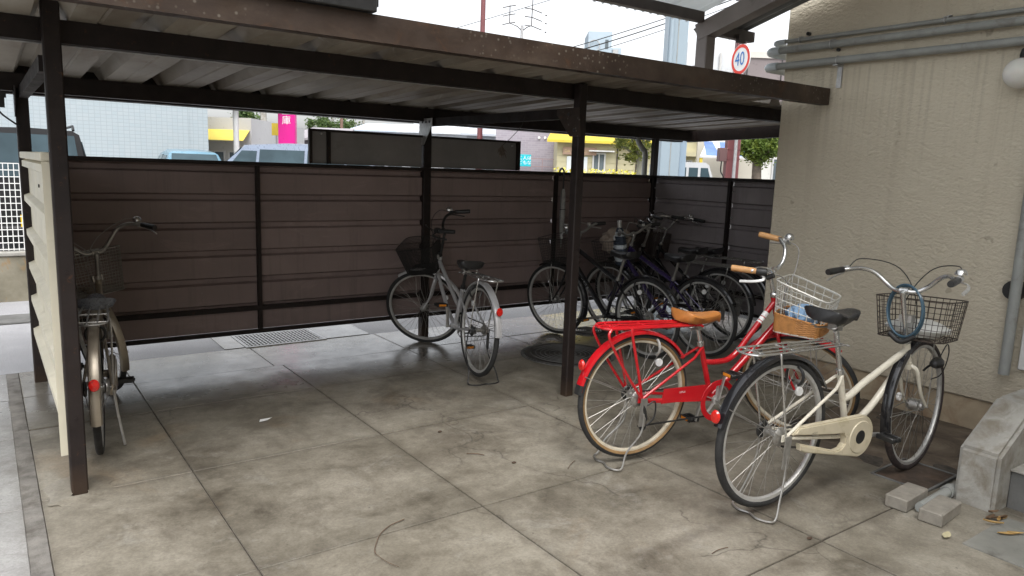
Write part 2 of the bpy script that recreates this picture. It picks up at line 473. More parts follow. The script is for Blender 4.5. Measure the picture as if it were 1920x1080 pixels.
M['tan_grip'] = mat('tan_grip', (.56, .30, .12), .5, var=.12, vs=30, bump=.2, bs=300)
M['wicker'] = mat('wicker', (.44, .20, .06), .6, var=.25, vs=30)
M['red'] = mat('red_paint', (.47, .008, .014), .2, var=.08, vs=6, coat=.6)
M['white'] = mat('ivory_paint', (.66, .62, .52), .3, var=.06, vs=6, coat=.4, dirt=.10, dc=(.36, .27, .16), ds=12)
M['case'] = mat('ivory_plastic', (.56, .50, .37), .42, var=.08, vs=8, dirt=.25, dc=(.3, .25, .1), ds=14)
M['silver'] = mat('silver_paint', (.56, .56, .57), .30, .35, var=.05, vs=6, coat=.3, rv=.03)
M['champagne'] = mat('champagne_paint', (.40, .35, .28), .35, .6, var=.12, vs=8, dirt=.2, dc=(.16, .1, .06))
M['purple'] = mat('purple_paint', (.035, .022, .085), .22, .2, var=.15, vs=8, coat=.5)
M['lens'] = mat('red_reflector', (.62, .015, .01), .15, var=.2, vs=60, coat=.6)
M['amber'] = mat('amber_reflector', (.65, .22, .02), .2, var=.15, vs=60)
M['clear'] = mat('clear_reflector', (.75, .75, .74), .2, var=.1, vs=60)
M['cable'] = mat('cable_grey', (.30, .29, .27), .5, var=.1)
M['blue_cable'] = mat('blue_vinyl_cable', (.05, .10, .14), .3, var=.15, coat=.3)
M['bluebag'] = mat('pale_blue_cloth', (.27, .42, .62), .8, var=.15, vs=10, bump=.4, bs=30)
M['whitebag'] = mat('white_plastic_bag', (.66, .66, .63), .5, var=.1, vs=10, bump=.3, bs=22)
M['beigecloth'] = mat('beige_cloth', (.33, .27, .22), .85, var=.18, vs=10, bump=.3, bs=30)
M['darkcloth'] = mat('dark_cloth', (.045, .032, .028), .85, var=.25, vs=10, bump=.3, bs=40)
M['plaid_d'] = mat('navy_cloth', (.04, .055, .08), .7, var=.3, vs=30)
M['plaid_l'] = mat('pale_cloth', (.55, .60, .64), .7, var=.15, vs=30)
M['print_w'] = mat('white_print', (.80, .80, .78), .4, var=.04)
M['print_k'] = mat('black_print', (.02, .02, .02), .4, var=.1)
M['print_g'] = mat('gold_print', (.72, .55, .28), .4, var=.1)
# ================================================================ SETTING
# ground sheet to the horizon
g_ = MB(); g_.quad((-700, -700, -.03), (700, -700, -.03), (700, 700, -.03), (-700, 700, -.03))
g_.build('ground', M['asphalt'], kind='structure')
lot = MB(); lot.quad((-14, 5.96, -.006), (16, 5.96, -.006), (16, 30, -.006), (-14, 30, -.006))
lot.build('parking_lot', M['asphalt_pale'], kind='structure')
strip = MB(); strip.box(-14, .6, 7.72, 8.12, -.006, .012, .006)
strip.build('road_edge_strip', M['step'], kind='structure')

# concrete floor: bed plus single slabs with open joints
bed = MB(); bed.quad((.115, -4.2, -.009), (4.94, -4.2, -.009), (4.94, 5.955, -.009), (.115, 5.955, -.009))
floor = bed.build('concrete_floor', M['bed'], kind='structure')
xs = [.122, .747, 1.745, 2.785, 3.80]
ys = [-4.2, -3.54, -2.52, -1.50, -.48, .54, 1.56, 2.58, 3.622, 4.643, 5.30, 5.95]
slab_cache = {}
def slab(x0, x1, y0, y1, parent, ma, gap=.0032, dz=.05):
    key = (round(x1 - x0, 3), round(y1 - y0, 3), ma.name)
    if key not in slab_cache:
        w, d = x1 - x0 - gap * 2, y1 - y0 - gap * 2
        slab_cache[key] = MB().box(-w / 2, w / 2, -d / 2, d / 2, -dz, 0, .0025).mesh('slab', ma, True, 20)
    o = bpy.data.objects.new('slab', slab_cache[key]); col.objects.link(o)
    o.location = ((x0 + x1) / 2, (y0 + y1) / 2, rnd.uniform(-.003, .001))
    o.rotation_euler = (rnd.uniform(-.0015, .0015), rnd.uniform(-.0015, .0015), 0)
    o.parent = parent
    return o
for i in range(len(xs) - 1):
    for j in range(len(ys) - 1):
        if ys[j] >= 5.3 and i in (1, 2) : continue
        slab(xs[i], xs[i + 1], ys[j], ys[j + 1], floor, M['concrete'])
# strip at the back is cut for the drain
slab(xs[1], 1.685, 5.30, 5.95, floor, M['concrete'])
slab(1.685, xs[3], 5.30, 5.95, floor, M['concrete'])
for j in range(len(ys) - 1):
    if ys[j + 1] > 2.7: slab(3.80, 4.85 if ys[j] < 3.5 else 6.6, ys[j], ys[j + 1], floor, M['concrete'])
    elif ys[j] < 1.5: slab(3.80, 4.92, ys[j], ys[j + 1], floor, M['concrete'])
# soil margin by the wall
soil = NT('soil_margin'); sp_ = soil.coord('World')
sc_ = soil.ramp(soil.noise(sp_, 4, 9, .7, .6), [(.3, (.045, .036, .028)), (.52, (.12, .092, .066)), (.7, (.20, .165, .125))])
M['soil'] = soil.set(col=sc_, rough=.95, normal=soil.bump(soil.noise(sp_, 50, 5, .7), .5, .01))
so = MB()
nx, ny = 14, 14
for a in range(nx + 1):
    for b in range(ny + 1):
        x = 3.805 + (4.94 - 3.805) * a / nx; y = 1.565 + (2.575 - 1.565) * b / ny
        so.v.append((x, y, -.006 + .008 * mnoise.noise(Vector((x * 5, y * 5, 0)))))
for a in range(nx):
    for b in range(ny):
        k = a * (ny + 1) + b
        so.f.append((k, k + ny + 1, k + ny + 2, k + 1))
so.build('soil_margin', M['soil'], kind='structure')

# pale paving outside, left of the shelter, and the mortar strip between
pb = MB(); pb.quad((-6, -4.2, -.016), (.06, -4.2, -.016), (.06, 5.955, -.016), (-6, 5.955, -.016))
pave = pb.build('pavement', M['bed'], kind='structure')
py = [-4.2, -3.2, -2.2, -1.2, -.25, .7, 1.65, 2.6, 3.575, 4.53, 5.28, 5.95]
px_ = [-2.94, -1.94, -.94, .058]
for i in range(3):
    for j in range(len(py) - 1): slab(px_[i], px_[i + 1], py[j], py[j + 1], pave, M['apron'], .004)
ms = MB()
n = 60
for i in range(n + 1):
    y = -4.2 + (5.95 + 4.2) * i / n
    w0 = .060 + .012 * mnoise.noise(Vector((y * 3, 0, 0))); w1 = .121 + .004 * mnoise.noise(Vector((y * 4, 5, 0)))
    z = -.004 + .003 * mnoise.noise(Vector((y * 6, 2, 0)))
    ms.v += [(w0 - .01, y, z), ((w0 + w1) / 2, y, z + .002), (w1, y, z)]
for i in range(n):
    for k in range(2): ms.f.append((i * 3 + k, i * 3 + k + 1, i * 3 + k + 4, i * 3 + k + 3))
ms.build('mortar_strip', M['mortar'], kind='structure')

# drain grate below the back fence
gr = empty('drain_grate', (2.0, 6.17, 0), label='galvanised bar grate over a gutter under the back fence', cat='drain grate')
fr = MB()
fr.box(-.34, .34, -.235, -.205, -.02, .004); fr.box(-.34, .34, .205, .235, -.02, .004)
fr.box(-.34, -.315, -.205, .205, -.02, .004); fr.box(.315, .34, -.205, .205, -.02, .004)
fr.build('frame', M['galv'], gr, False)
pit = MB(); pit.box(-.32, .32, -.21, .21, -.006, -.003)
pit.build('gutter_pit', mat('drain_dark', (.01, .01, .01), .9), gr, False)
barm = MB().box(-.006, .006, -.205, .205, -.002, .006).mesh('bar', M['galv'], False)
for k in range(21):
    o = bpy.data.objects.new('bar', barm); col.objects.link(o); o.parent = gr; o.location = (-.30 + k * .03, 0, 0)
crm = MB().box(-.315, .315, -.004, .004, -.002, .0045).mesh('cross_bar', M['galv'], False)
for k in range(6):
    o = bpy.data.objects.new('cross_bar', crm); col.objects.link(o); o.parent = gr; o.location = (0, -.165 + k * .066, 0)
ap = MB(); ap.box(1.5, 1.655, 5.96, 6.42, -.005, .0015); ap.box(2.345, 2.75, 5.96, 6.42, -.005, .0015)
ap.build('gutter_apron', M['apron'], kind='structure')

# round manhole covers
def manhole(x, y, r, label, rings):
    e = empty('manhole_cover', (x, y, 0), label=label, cat='manhole cover', group='manhole covers inside the shelter')
    MB().lathe([(r + .03, 0), (r + .03, .006), (r, .007), (r, .002)], seg=48).build('frame', M['step'], e)
    MB().lathe([(0, .009), (r - .006, .009), (r - .004, .003)], seg=48).build('lid', mat('cast_iron', (.045, .042, .04), .6, .3, var=.4, vs=12, dirt=.3, dc=(.1, .08, .06)), e)
    t_ = MB()
    for k in range(rings):
        t_.ring((0, 0, .009), r * (.2 + .75 * k / rings), .005, 40, 4, 'z')
    t_.build('tread', M['steel'] if rings < 6 else M['step'], e)
manhole(3.86, 4.52, .36, 'wide dark round manhole cover behind the middle front post', 7)
manhole(4.62, 5.12, .15, 'small ringed round cover under the black bicycle', 5)

# ================================================================ BICYCLE SHELTER
sh = empty('bicycle_shelter', (.26, 3.65, 0), label='low dark brown steel bicycle shelter with ribbed roof and siding walls', cat='shelter')
SO = Vector((.26, 3.65, 0))
def rel(mb): return mb.map(lambda p: p - SO)
def shpart(mb, name, ma, parent=None, **kw): return rel(mb).build(name, ma, parent or sh, **kw)
PW = .045
def post(x, y, z1, w=PW):
    mb = MB(); mb.box(x - w, x + w, y - w, y + w, -.02, z1, .006)
    shpart(mb, 'post', M['brown'], ang=30)
post(.272, 3.655, 2.115, .033); post(3.128, 3.655, 2.05, .032); post(.24, 5.66, 1.985, .036); post(3.13, 5.66, 1.985, .036); post(5.93, 5.66, 1.985, .031)
for (x, y, w) in ((.272, 3.655, .033), (3.128, 3.655, .032)):
    for z in (.35, 1.0, 1.45):
        b_ = MB(); b_.cyl((x, y - w + .002, z), (x, y - w - .006, z), .006, 8); shpart(b_, 'bolt_head', M['brown'])
# mortar collars at the feet
for (x, y) in ((.272, 3.655), (3.128, 3.655)):
    mb = MB(); mb.lathe([(.17, -.004), (.14, .003), (.08, .007), (.03, .009)], (x, y, 0), seg=28)
    mb.map(lambda p: Vector((p.x + .09 * mnoise.noise(p * 7), p.y + .09 * mnoise.noise(p * 7 + Vector((5, 0, 0))), p.z * (.8 + .5 * mnoise.noise(p * 12)))))
    shpart(mb, 'mortar_collar', M['concrete'])
# channel beams
def cbeam(name, x0, x1, y, z0, z1, back=.05, lip=True):
    mb = MB()
    mb.box(x0, x1, y - .012, y, z0, z1); mb.box(x0, x1, y, y + back, z0, z0 + .006); mb.box(x0, x1, y, y + back, z1 - .006, z1)
    o = shpart(mb, name, M['brown'], smooth=False)
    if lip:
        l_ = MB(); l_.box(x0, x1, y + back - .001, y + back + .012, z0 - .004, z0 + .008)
        rel(l_).build('worn_lip', M['galv'], o, smooth=False)  # worn silver edge; light caught along the flange is put into its colour
    return o
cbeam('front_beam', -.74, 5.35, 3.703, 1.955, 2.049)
cbeam('rear_beam', -.74, 6.56, 5.63, 1.876, 1.985, .06, False)
mb = MB(); mb.obox((6.545, 3.55, 2.0), (6.545, 5.75, 1.93), .05, .12); shpart(mb, 'rim_beam', M['brown'], smooth=False)
for x in (.25, 3.128):
    mb = MB(); mb.box(x - .025, x + .025, 3.70, 5.62, 1.835, 1.90); shpart(mb, 'tie_beam', M['brown'], smooth=False)
# gusset plates with bolt holes
def gusset(pts, ma, holes):
    mb = MB(); mb.poly(pts, (.006, 0, 0)); o = shpart(mb, 'gusset_plate', ma, smooth=False)
    for h in holes:
        b = MB(); b.cyl((pts[0][0] - .004, h[0], h[1]), (pts[0][0] + .002, h[0], h[1]), .011, 10); rel(b).build('bolt', M['black'], o)
gusset([(3.082, 5.70, 1.90), (3.082, 5.48, 1.90), (3.082, 5.48, 1.84), (3.082, 5.62, 1.68), (3.082, 5.70, 1.68)], M['galv'], [(5.52, 1.87), (5.58, 1.87), (5.64, 1.87)])
gusset([(3.09, 3.62, 1.90), (3.09, 3.84, 1.90), (3.09, 3.84, 1.86), (3.09, 3.70, 1.72), (3.09, 3.60, 1.72)], M['fascia'], [(3.66, 1.76), (3.72, 1.86)])
gusset([(.20, 5.70, 1.90), (.20, 5.46, 1.90), (.20, 5.62, 1.72), (.20, 5.70, 1.72)], M['brown'], [(5.56, 1.87)])
# fascia along the front edge
mb = MB()
mb.box(-.74, 4.885, 3.03, 3.045, 2.022, 2.135); mb.box(-.74, 4.885, 3.045, 3.10, 2.022, 2.028); mb.box(-.74, 4.885, 3.045, 3.09, 2.129, 2.135)
mb.box(4.87, 4.885, 3.045, 3.10, 2.029, 2.128)
shpart(mb, 'fascia', M['fascia'], smooth=False)
# dark box lying on the front edge
mb = MB(); mb.box(-.74, 1.415, 3.0, 3.14, 2.138, 2.30, .004); mb.box(1.40, 1.43, 3.02, 3.10, 2.165, 2.235)
shpart(mb, 'roof_edge_box', M['black'], ang=30)
# ribbed roof, one folded sheet beside the other
def fold(prof, th, axis_len, place):
    """thin folded sheet: profile [(a, b)] extruded; place(a, b, t) -> point; returns MB with outer faces first"""
    mb = MB(); n = len(prof)
    nrm = []
    for i in range(n):
        p = prof[max(0, i - 1)]; q = prof[min(n - 1, i + 1)]
        d = Vector((q[0] - p[0], q[1] - p[1])); d.normalize(); nrm.append((-d.y, d.x))
    vs = []
    for t in (0, axis_len):
        for i in range(n): vs.append(place(prof[i][0], prof[i][1], t))
        for i in range(n): vs.append(place(prof[i][0] + nrm[i][0] * th, prof[i][1] + nrm[i][1] * th, t))
    k = 2 * n
    fs = [(i, i + 1, k + i + 1, k + i) for i in range(n - 1)]
    fs += [(n + i, n + i + 1, k + n + i + 1, k + n + i) for i in range(n - 1)]
    for b in (0, k):
        fs += [(b + i, b + i + 1, b + n + i + 1, b + n + i) for i in range(n - 1)]
    fs += [(0, n, k + n, k), (n - 1, 2 * n - 1, k + 2 * n - 1, k + n - 1)]
    return mb.add(vs, fs)
PROF = [(0, 0), (.10, 0), (.11, .006), (.12, 0), (.225, 0), (.262, .062), (.318, .062), (.36, .0)]
def roof_panel(x0, ya, yb):
    def pl(a, b, t):
        y = ya + t; z = 2.052 - .0325 * (y - 3.62) + b
        return (x0 + a, y, z)
    shpart(fold(PROF, .003, yb - ya, pl), 'roof_sheet', M['roof'], ang=25)
for k in range(-2, 19):
    x0 = -.02 + .36 * k + (.0015 * (k % 2))
    if x0 + .36 < 4.75: roof_panel(x0, 3.047, 5.78)
    elif x0 + .36 < 6.56: roof_panel(x0, 3.52, 5.78)
# horizontal ribbed siding
SPROF = [(0, 0), (.143, 0), (.156, .032), (.187, .032), (.2, 0)]
def siding(parent, place, length, z0, zn, inside, outside=None):
    nb = int(round((zn - z0) / .2)); pitch = (zn - z0) / nb
    for k in range(nb):
        mb = fold([(a * pitch / .2, b) for a, b in SPROF], .0015, length, lambda a, b, t, k=k: place(z0 + k * pitch + a, b, t))
        o = rel(mb).build('siding_board', inside, parent, ang=20)
        if outside:
            o.data.materials.append(outside)
            nseg = len(SPROF) - 1
            for i, p_ in enumerate(o.data.polygons):
                if nseg <= i < 2 * nseg: p_.material_index = 1
def wall_frame(name, rails):
    mb = MB()
    for r_ in rails: mb.box(*r_)
    return shpart(mb, name, M['brown'], smooth=False)
# back wall
bw = wall_frame('back_wall', [(.28, 5.895, 5.612, 5.655, 1.462, 1.49), (.28, 5.895, 5.625, 5.655, .365, .40), (.28, 5.895, 5.615, 5.655, .188, .215),
    (1.672, 1.70, 5.618, 5.6545, .216, .364), (1.672, 1.70, 5.618, 5.6545, .401, 1.461), (4.548, 4.576, 5.618, 5.6545, .216, .364), (4.548, 4.576, 5.618, 5.6545, .401, 1.461)])
for (a, b) in ((.274, 1.684), (1.687, 3.096), (3.164, 4.56), (4.564, 5.902)):
    siding(bw, lambda z, o_, t, a=a: (a + t, 5.657 + o_, z), b - a, .216, 1.461, M['siding'], M['cream'])
# raised panels on the back wall
rp = MB(); rp.box(2.10, 3.085, 5.655, 5.662, 1.492, 1.752); rp.box(3.175, 4.10, 5.655, 5.662, 1.492, 1.75)
shpart(rp, 'raised_panel', mat('dark_grey_panel', (.21, .20, .195), .6, var=.15, vs=3, dirt=.1), smooth=False)
rf = MB()
for (a, b) in ((2.085, 2.11), (2.235, 2.26), (4.08, 4.112)): rf.box(a, b, 5.625, 5.654, 1.492, 1.76)
rf.box(2.111, 2.234, 5.63, 5.6535, 1.742, 1.76); rf.box(2.261, 3.085, 5.63, 5.6535, 1.742, 1.76); rf.box(3.175, 4.079, 5.63, 5.6535, 1.742, 1.76)
shpart(rf, 'panel_frame', M['brown'], smooth=False)
for (x, z) in ((2.19, 1.725), (4.03, 1.715)):
    b_ = MB(); b_.cyl((x, 5.655, z), (x, 5.64, z), .008, 8); shpart(b_, 'bolt_head', M['galv'])
# right wall
rw = wall_frame('right_wall', [(5.905, 5.945, 3.50, 5.628, 1.462, 1.49), (5.91, 5.945, 3.50, 5.62, .365, .40), (5.905, 5.945, 3.50, 5.62, .188, .215),
    (5.905, 5.9445, 4.615, 4.645, .216, .364), (5.905, 5.9445, 4.615, 4.645, .401, 1.461)])
for (a, b) in ((3.50, 4.628), (4.632, 5.655)):
    siding(rw, lambda z, o_, t, a=a: (5.947 + o_, a + t, z), b - a, .216, 1.461, M['siding_grey'], M['cream'])
for k in range(5):
    for y in (4.60, 5.63):
        b_ = MB(); b_.cyl((5.946, y, .36 + k * .249), (5.93, y, .36 + k * .249), .008, 8); rel(b_).build('bolt_head', M['galv'], rw)
# left wall
lw = wall_frame('left_wall', [(.254, .284, 3.692, 5.62, 1.455, 1.482), (.254, .284, 3.692, 5.62, .19, .215)])
siding(lw, lambda z, o_, t: (.250 - o_, 3.69 + t, z), 1.95, .165, 1.465, M['siding'], M['cream'])
cp = MB(); cp.box(.208, .247, 3.69, 5.64, 1.466, 1.505, .004); rel(cp).build('cap_trim', M['cream'], lw)
fl = MB(); fl.box(.211, .2475, 3.6865, 3.6895, .165, 1.465); rel(fl).build('edge_flange', M['cream'], lw, smooth=False)
for (y, z) in ((4.6, 1.33), (4.55, 1.0), (4.45, .80), (3.76, .28)):
    b_ = MB(); b_.cyl((.250, y, z), (.242, y, z), .009, 8); rel(b_).build('screw', M['black'], lw)
# gutter end and downpipe at the far corner
dp = MB(); dp.tube(spline([(5.80, 5.80, 1.92), (5.80, 5.78, 1.84), (5.84, 5.76, 1.77), (5.875, 5.75, 1.72), (5.88, 5.75, 1.5), (5.88, 5.75, .02)], 5), .03, 12)
shpart(dp, 'downpipe', M['pvc'])
gt = MB(); gt.box(-.74, 6.5, 5.785, 5.90, 1.87, 1.875); gt.box(-.74, 6.5, 5.90, 5.905, 1.87, 1.95); gt.box(-.74, 6.5, 5.783, 5.787, 1.875, 1.95)
shpart(gt, 'gutter', M['brown'], smooth=False)
rc_ = MB(); rc_.box(-.74, 6.5, 5.774, 5.780, 1.95, 2.075); shpart(rc_, 'rib_closure', M['brown'], smooth=False)
# loose bracket with wire under the left end of the rear beam
lb = MB(); lb.box(.02, .16, 5.60, 5.63, 1.83, 1.866); lb.box(.06, .15, 5.60, 5.62, 1.77, 1.83); lb.tube(spline([(.10, 5.6, 1.78), (.13, 5.58, 1.73), (.19, 5.58, 1.68), (.22, 5.6, 1.66)], 5), .006, 6)
shpart(lb, 'loose_bracket', M['black'])

# ================================================================ BUILDING
bl = empty('building', (4.93, 3.45, 0), label='beige rough stucco building with grey wall pipes on the right', cat='building')
BO = Vector((4.93, 3.45, 0))
def bpart(mb, name, ma, parent=None, **kw): return mb.map(lambda p: p - BO).build(name, ma, parent or bl, **kw)
mb = MB(); mb.box(4.93, 10, -7, 3.45, .185, 4.6, .012); bpart(mb, 'wall', M['stucco'], ang=30)
mb = MB(); mb.box(4.952, 9.98, -6.98, 3.43, -.03, .184); bpart(mb, 'plinth', M['plinth'], smooth=False)
mb = MB(); mb.box(4.78, 10.2, -7.2, 3.62, 4.6, 4.72); bpart(mb, 'roof_edge', M['cement'], smooth=False)
mb = MB(); mb.box(-1.6, 4.925, -9, -3.4, 0, 6.2, .012); bpart(mb, 'unseen_block', M['stucco'], ang=30)  # unseen block added behind the viewer to hold sky light off the shelter
def pipe(y0, y1, z, r, x=4.88, elbow=True, name='pipe'):
    mb = MB(); mb.cyl((x, y0, z), (x, y1, z), r, 16); o = bpart(mb, name, M['pvc'])
    if elbow:
        e_ = MB(); e_.tube(spline([(x, y1 - .03, z), (x, y1 + .02, z), (x + .02, y1 + .06, z), (x + .07, y1 + .085, z), (x + .25, y1 + .085, z)], 5), r * 1.22, 14); bpart(e_, 'elbow', M['pvc_pale'], o)
    return o
p1 = pipe(-5, 3.47, 2.50, .015, 4.905); p2 = pipe(-5, 3.49, 2.435, .026); p3 = pipe(-5, 3.50, 2.322, .026)
for (y, z, r, x) in ((3.05, 2.435, .03, 4.88), (1.2, 2.435, .03, 4.88), (3.32, 2.50, .018, 4.905), (2.32, 2.50, .018, 4.905), (2.3, 2.51, .012, 4.905)):
    mb = MB(); mb.ring((x, y, z), r, .0045, 20, 6); mb.box(x, 4.928, y - .012, y + .012, z + r, z + r + .005); bpart(mb, 'pipe_clamp', M['galv'])
mb = MB(); mb.box(4.915, 4.929, 2.975, 3.01, 2.14, 2.30); mb.box(4.85, 4.915, 2.975, 3.01, 2.285, 2.293); mb.ring((4.88, 2.992, 2.322), .029, .004, 20, 6); bpart(mb, 'pipe_bracket', M['galv'], smooth=False)
mb = MB(); mb.cyl((4.90, 3.26, 2.536), (4.929, 3.26, 2.536), .013, 8); mb.cyl((4.91, 3.02, 2.40), (4.929, 3.02, 2.40), .012, 8); bpart(mb, 'wall_plug', M['black'])
mb = MB(); mb.cyl((4.86, 1.715, .4), (4.86, 1.715, 2.3), .030, 14); mb.box(4.85, 4.928, 1.69, 1.74, .9, .93); bpart(mb, 'conduit', M['pvc'])
mb = MB(); mb.box(4.885, 4.928, .6, 1.66, .44, 2.5, .005); bpart(mb, 'door', mat('door_white', (.62, .62, .6), .5, var=.06, vs=2, dirt=.1))
mb = MB(); mb.lathe([(0, -.03), (.055, -.03), (.06, 0), (.06, .03)], (4.90, 1.735, .90), 'x', 20); bpart(mb, 'vent_cap', M['black'])
# round wall lamp
wlm = empty('wall_lamp', (4.93, 1.835, 2.15), label='round white globe lamp on the stucco wall under the pipes', cat='lamp')
MB().lathe([(0, 0), (.05, 0), (.05, -.02), (.03, -.05), (0, -.05)], (0, 0, .10), 'x', 18).build('base', M['black'], wlm)
MB().tube([(-.04, 0, .10), (-.10, 0, .11), (-.11, 0, .07)], .014, 8).build('arm', M['black'], wlm)
gl = MB()
gl.lathe([(.085 * math.sin(math.pi * k / 14), -.085 * math.cos(math.pi * k / 14)) for k in range(15)], (-.11, 0, -.015), 'z', 26)
t_ = NT('opal_glass'); M['opal'] = t_.set(col=t_.ramp(t_.noise(t_.coord(), 8), [(.3, (.68, .67, .62)), (.7, (.78, .77, .73))]), rough=.25, sub=.2)
gl.build('globe', M['opal'], wlm)

# concrete stair cheek and steps
sc = empty('entrance_steps', (4.3, 1.36, 0), label='grey concrete steps with a sloping cheek wall at the right edge', cat='steps')
QO = Vector((4.3, 1.36, 0))
mb = MB(); mb.poly([(3.72, 1.275, -.02), (3.72, 1.275, .272), (4.07, 1.275, .462), (4.915, 1.275, .462), (4.915, 1.275, -.02)], (0, .178, 0))
bm_ = bmesh.new(); me_ = bpy.data.meshes.new('t'); me_.from_pydata(mb.v, [], mb.f); bm_.from_mesh(me_); bmesh.ops.recalc_face_normals(bm_, faces=bm_.faces)
bmesh.ops.bevel(bm_, geom=list(bm_.edges), offset=.016, segments=2, affect='EDGES')
MB().bm(bm_).map(lambda p: p - QO).build('cheek_wall', M['cement'], sc, ang=30)
for (x0, z0, z1) in ((3.86, -.02, .19), (4.25, .19, .40)):
    mb = MB(); mb.box(x0, 4.88, -.2, 1.273, z0, z1 - .012, .004); mb.map(lambda p: p - QO).build('step', M['step'], sc)
    mb = MB(); mb.box(x0 - .012, 4.88, -.2, 1.273, z1 - .0115, z1, .004); mb.map(lambda p: p - QO).build('nosing', M['cement'], sc)
mb = MB(); mb.box(3.28, 3.72, .54, 1.22, -.02, .006, .004)
mb.build('step_footing', mat('footing_concrete', (.21, .208, .185), .9, var=.2, vs=5, dirt=.3, bump=.4, bs=90), kind='structure')

# drain lid by the wall
dl = empty('drain_cover', (3.86, 1.70, 0), (0, 0, R(2)), label='rusty square drain lid under the front wheel of the white bicycle', cat='drain lid')
mb = MB(); mb.box(-.17, .17, -.125, .125, -.006, .003, .002); mb.build('lid', mat('rusty_lid', (.052, .036, .026), .8, var=.4, vs=12, dirt=.3, dc=(.13, .08, .05)), dl)
mb = MB()
for (a, b, c, d) in ((-.185, .185, -.14, -.128), (-.185, .185, .128, .14), (-.185, -.173, -.127, .127), (.173, .185, -.127, .127)): mb.box(a, b, c, d, -.006, .006)
mb.build('frame', M['step'], dl, smooth=False)
# two loose blocks and the short pipe between them
def block(x, y, a, label):
    e = empty('concrete_block', (x, y, 0), (0, 0, R(a)), label=label, cat='concrete block', group='loose concrete blocks by the steps')
    mb = MB(); mb.box(-.118, .118, -.05, .05, 0, .06, .005)
    mb.map(lambda p: p + Vector((.003 * mnoise.noise(p * 40), .003 * mnoise.noise(p * 40 + Vector((3, 0, 0))), 0))); mb.build('block_body', M['block'], e, ang=30)
block(3.475, 1.553, 4, 'loose concrete block beside the rusty drain lid')
block(3.462, 1.395, 5, 'loose concrete block next to the foot of the stair cheek')
mb = MB(); mb.cyl((-.21, 0, 0), (.21, 0, 0), .024, 14); mb.lathe([(.026, -.0), (.031, -.0), (.031, .05), (.026, .05)], (.08, 0, 0), 'x', 14)
o = mb.build('pipe_offcut', M['pvc'], label='short grey drain pipe lying between the two concrete blocks', cat='pipe'); o.location = (3.63, 1.474, .026); o.rotation_euler = (0, 0, R(3))

# ================================================================ OVERHEAD CANOPY
cn = empty('canopy', (4.385, 3.75, 2.06), label='high grey steel canopy with corrugated sheets rising above the shelter roof', cat='canopy')
CO = Vector((4.385, 3.75, 2.06))
M['canopy_steel'] = mat('canopy_steel', (.20, .175, .165), .5, var=.12, vs=4, dirt=.12)
M['canopy_dark'] = mat('canopy_dark_steel', (.055, .045, .042), .55, var=.2, vs=5, dirt=.1)
def cpart(mb, name, ma, parent=None, **kw): return mb.map(lambda p: p - CO).build(name, ma, parent or cn, **kw)
SL = .28
mb = MB(); mb.box(4.335, 4.435, 3.70, 3.80, 2.062, 2.555, .006); cpart(mb, 'column', M['canopy_steel'], ang=30)
mb = MB(); mb.box(4.325, 4.334, 3.69, 3.81, 2.2, 2.30); mb.cyl((4.325, 3.75, 2.25), (4.315, 3.75, 2.25), .01, 8); cpart(mb, 'base_plate', M['canopy_steel'], smooth=False)
mb = MB(); mb.obox((4.385, 3.80, 2.535), (4.385, -3.39, 2.535 + 7.19 * SL), .106, .12); cpart(mb, 'rafter', M['canopy_steel'], smooth=False)
for k in range(8):
    y = 3.76 - .95 * k; z = 2.60 + SL * (3.76 - y)
    mb = MB(); mb.box(2.6, 4.334 if k == 0 else 4.915, y - .03, y + .03, z, z + .072, .003); cpart(mb, 'purlin', M['canopy_dark'], ang=30)
mb = MB(); mb.box(4.55, 4.925, 3.73, 3.79, 2.53, 2.605, .003); mb.box(4.70, 4.78, 3.70, 3.729, 2.50, 2.56); cpart(mb, 'eave_purlin', M['canopy_dark'], ang=30)
t_ = NT('translucent_sheet')
tb = t_.new('ShaderNodeBsdfTranslucent'); tb.inputs['Color'].default_value = (.62, .64, .64, 1)
td = t_.new('ShaderNodeBsdfDiffuse'); td.inputs['Color'].default_value = (.55, .56, .56, 1)
tm = t_.new('ShaderNodeMixShader'); t_.inp(tm, 0, t_.ramp(t_.noise(t_.coord(), 3, 5), [(.3, .62), (.7, .74)]))
t_.l.new(td.outputs[0], tm.inputs[1]); t_.l.new(tb.outputs[0], tm.inputs[2]); t_.l.new(tm.outputs[0], t_.n['Material Output'].inputs['Surface'])
M['translucent'] = t_.m
M['canopy_sheet'] = mat('grey_sheet', (.23, .235, .235), .5, .2, var=.15, vs=4, dirt=.1)
def wavy(x0, x1, ma, name, zo=2.692):
    npt = int((x1 - x0) / .016)
    prof = [(x0 + (x1 - x0) * i / npt, .013 * math.cos(2 * math.pi * i * .016 / .076)) for i in range(npt + 1)]
    def pl(a, b, t):
        y = 3.93 - t; return (a, y, zo + SL * (3.76 - y) + b)
    cpart(fold(prof, .0015, 7.3, pl), name, ma, ang=50)
wavy(2.605, 3.4, M['translucent'], 'translucent_sheet')
wavy(3.405, 4.375, M['translucent'], 'translucent_sheet')
wavy(4.445, 4.885, M['canopy_sheet'], 'grey_sheet', 2.625)
ch = MB()
for k in range(5):
    c = Vector((4.42, 3.55 - .03 * k, 2.72 - .035 * k + .06))
    ch.ring(c, .017, .004, 12, 6, 'x' if k % 2 else 'y')
cpart(ch, 'chain', M['black'])
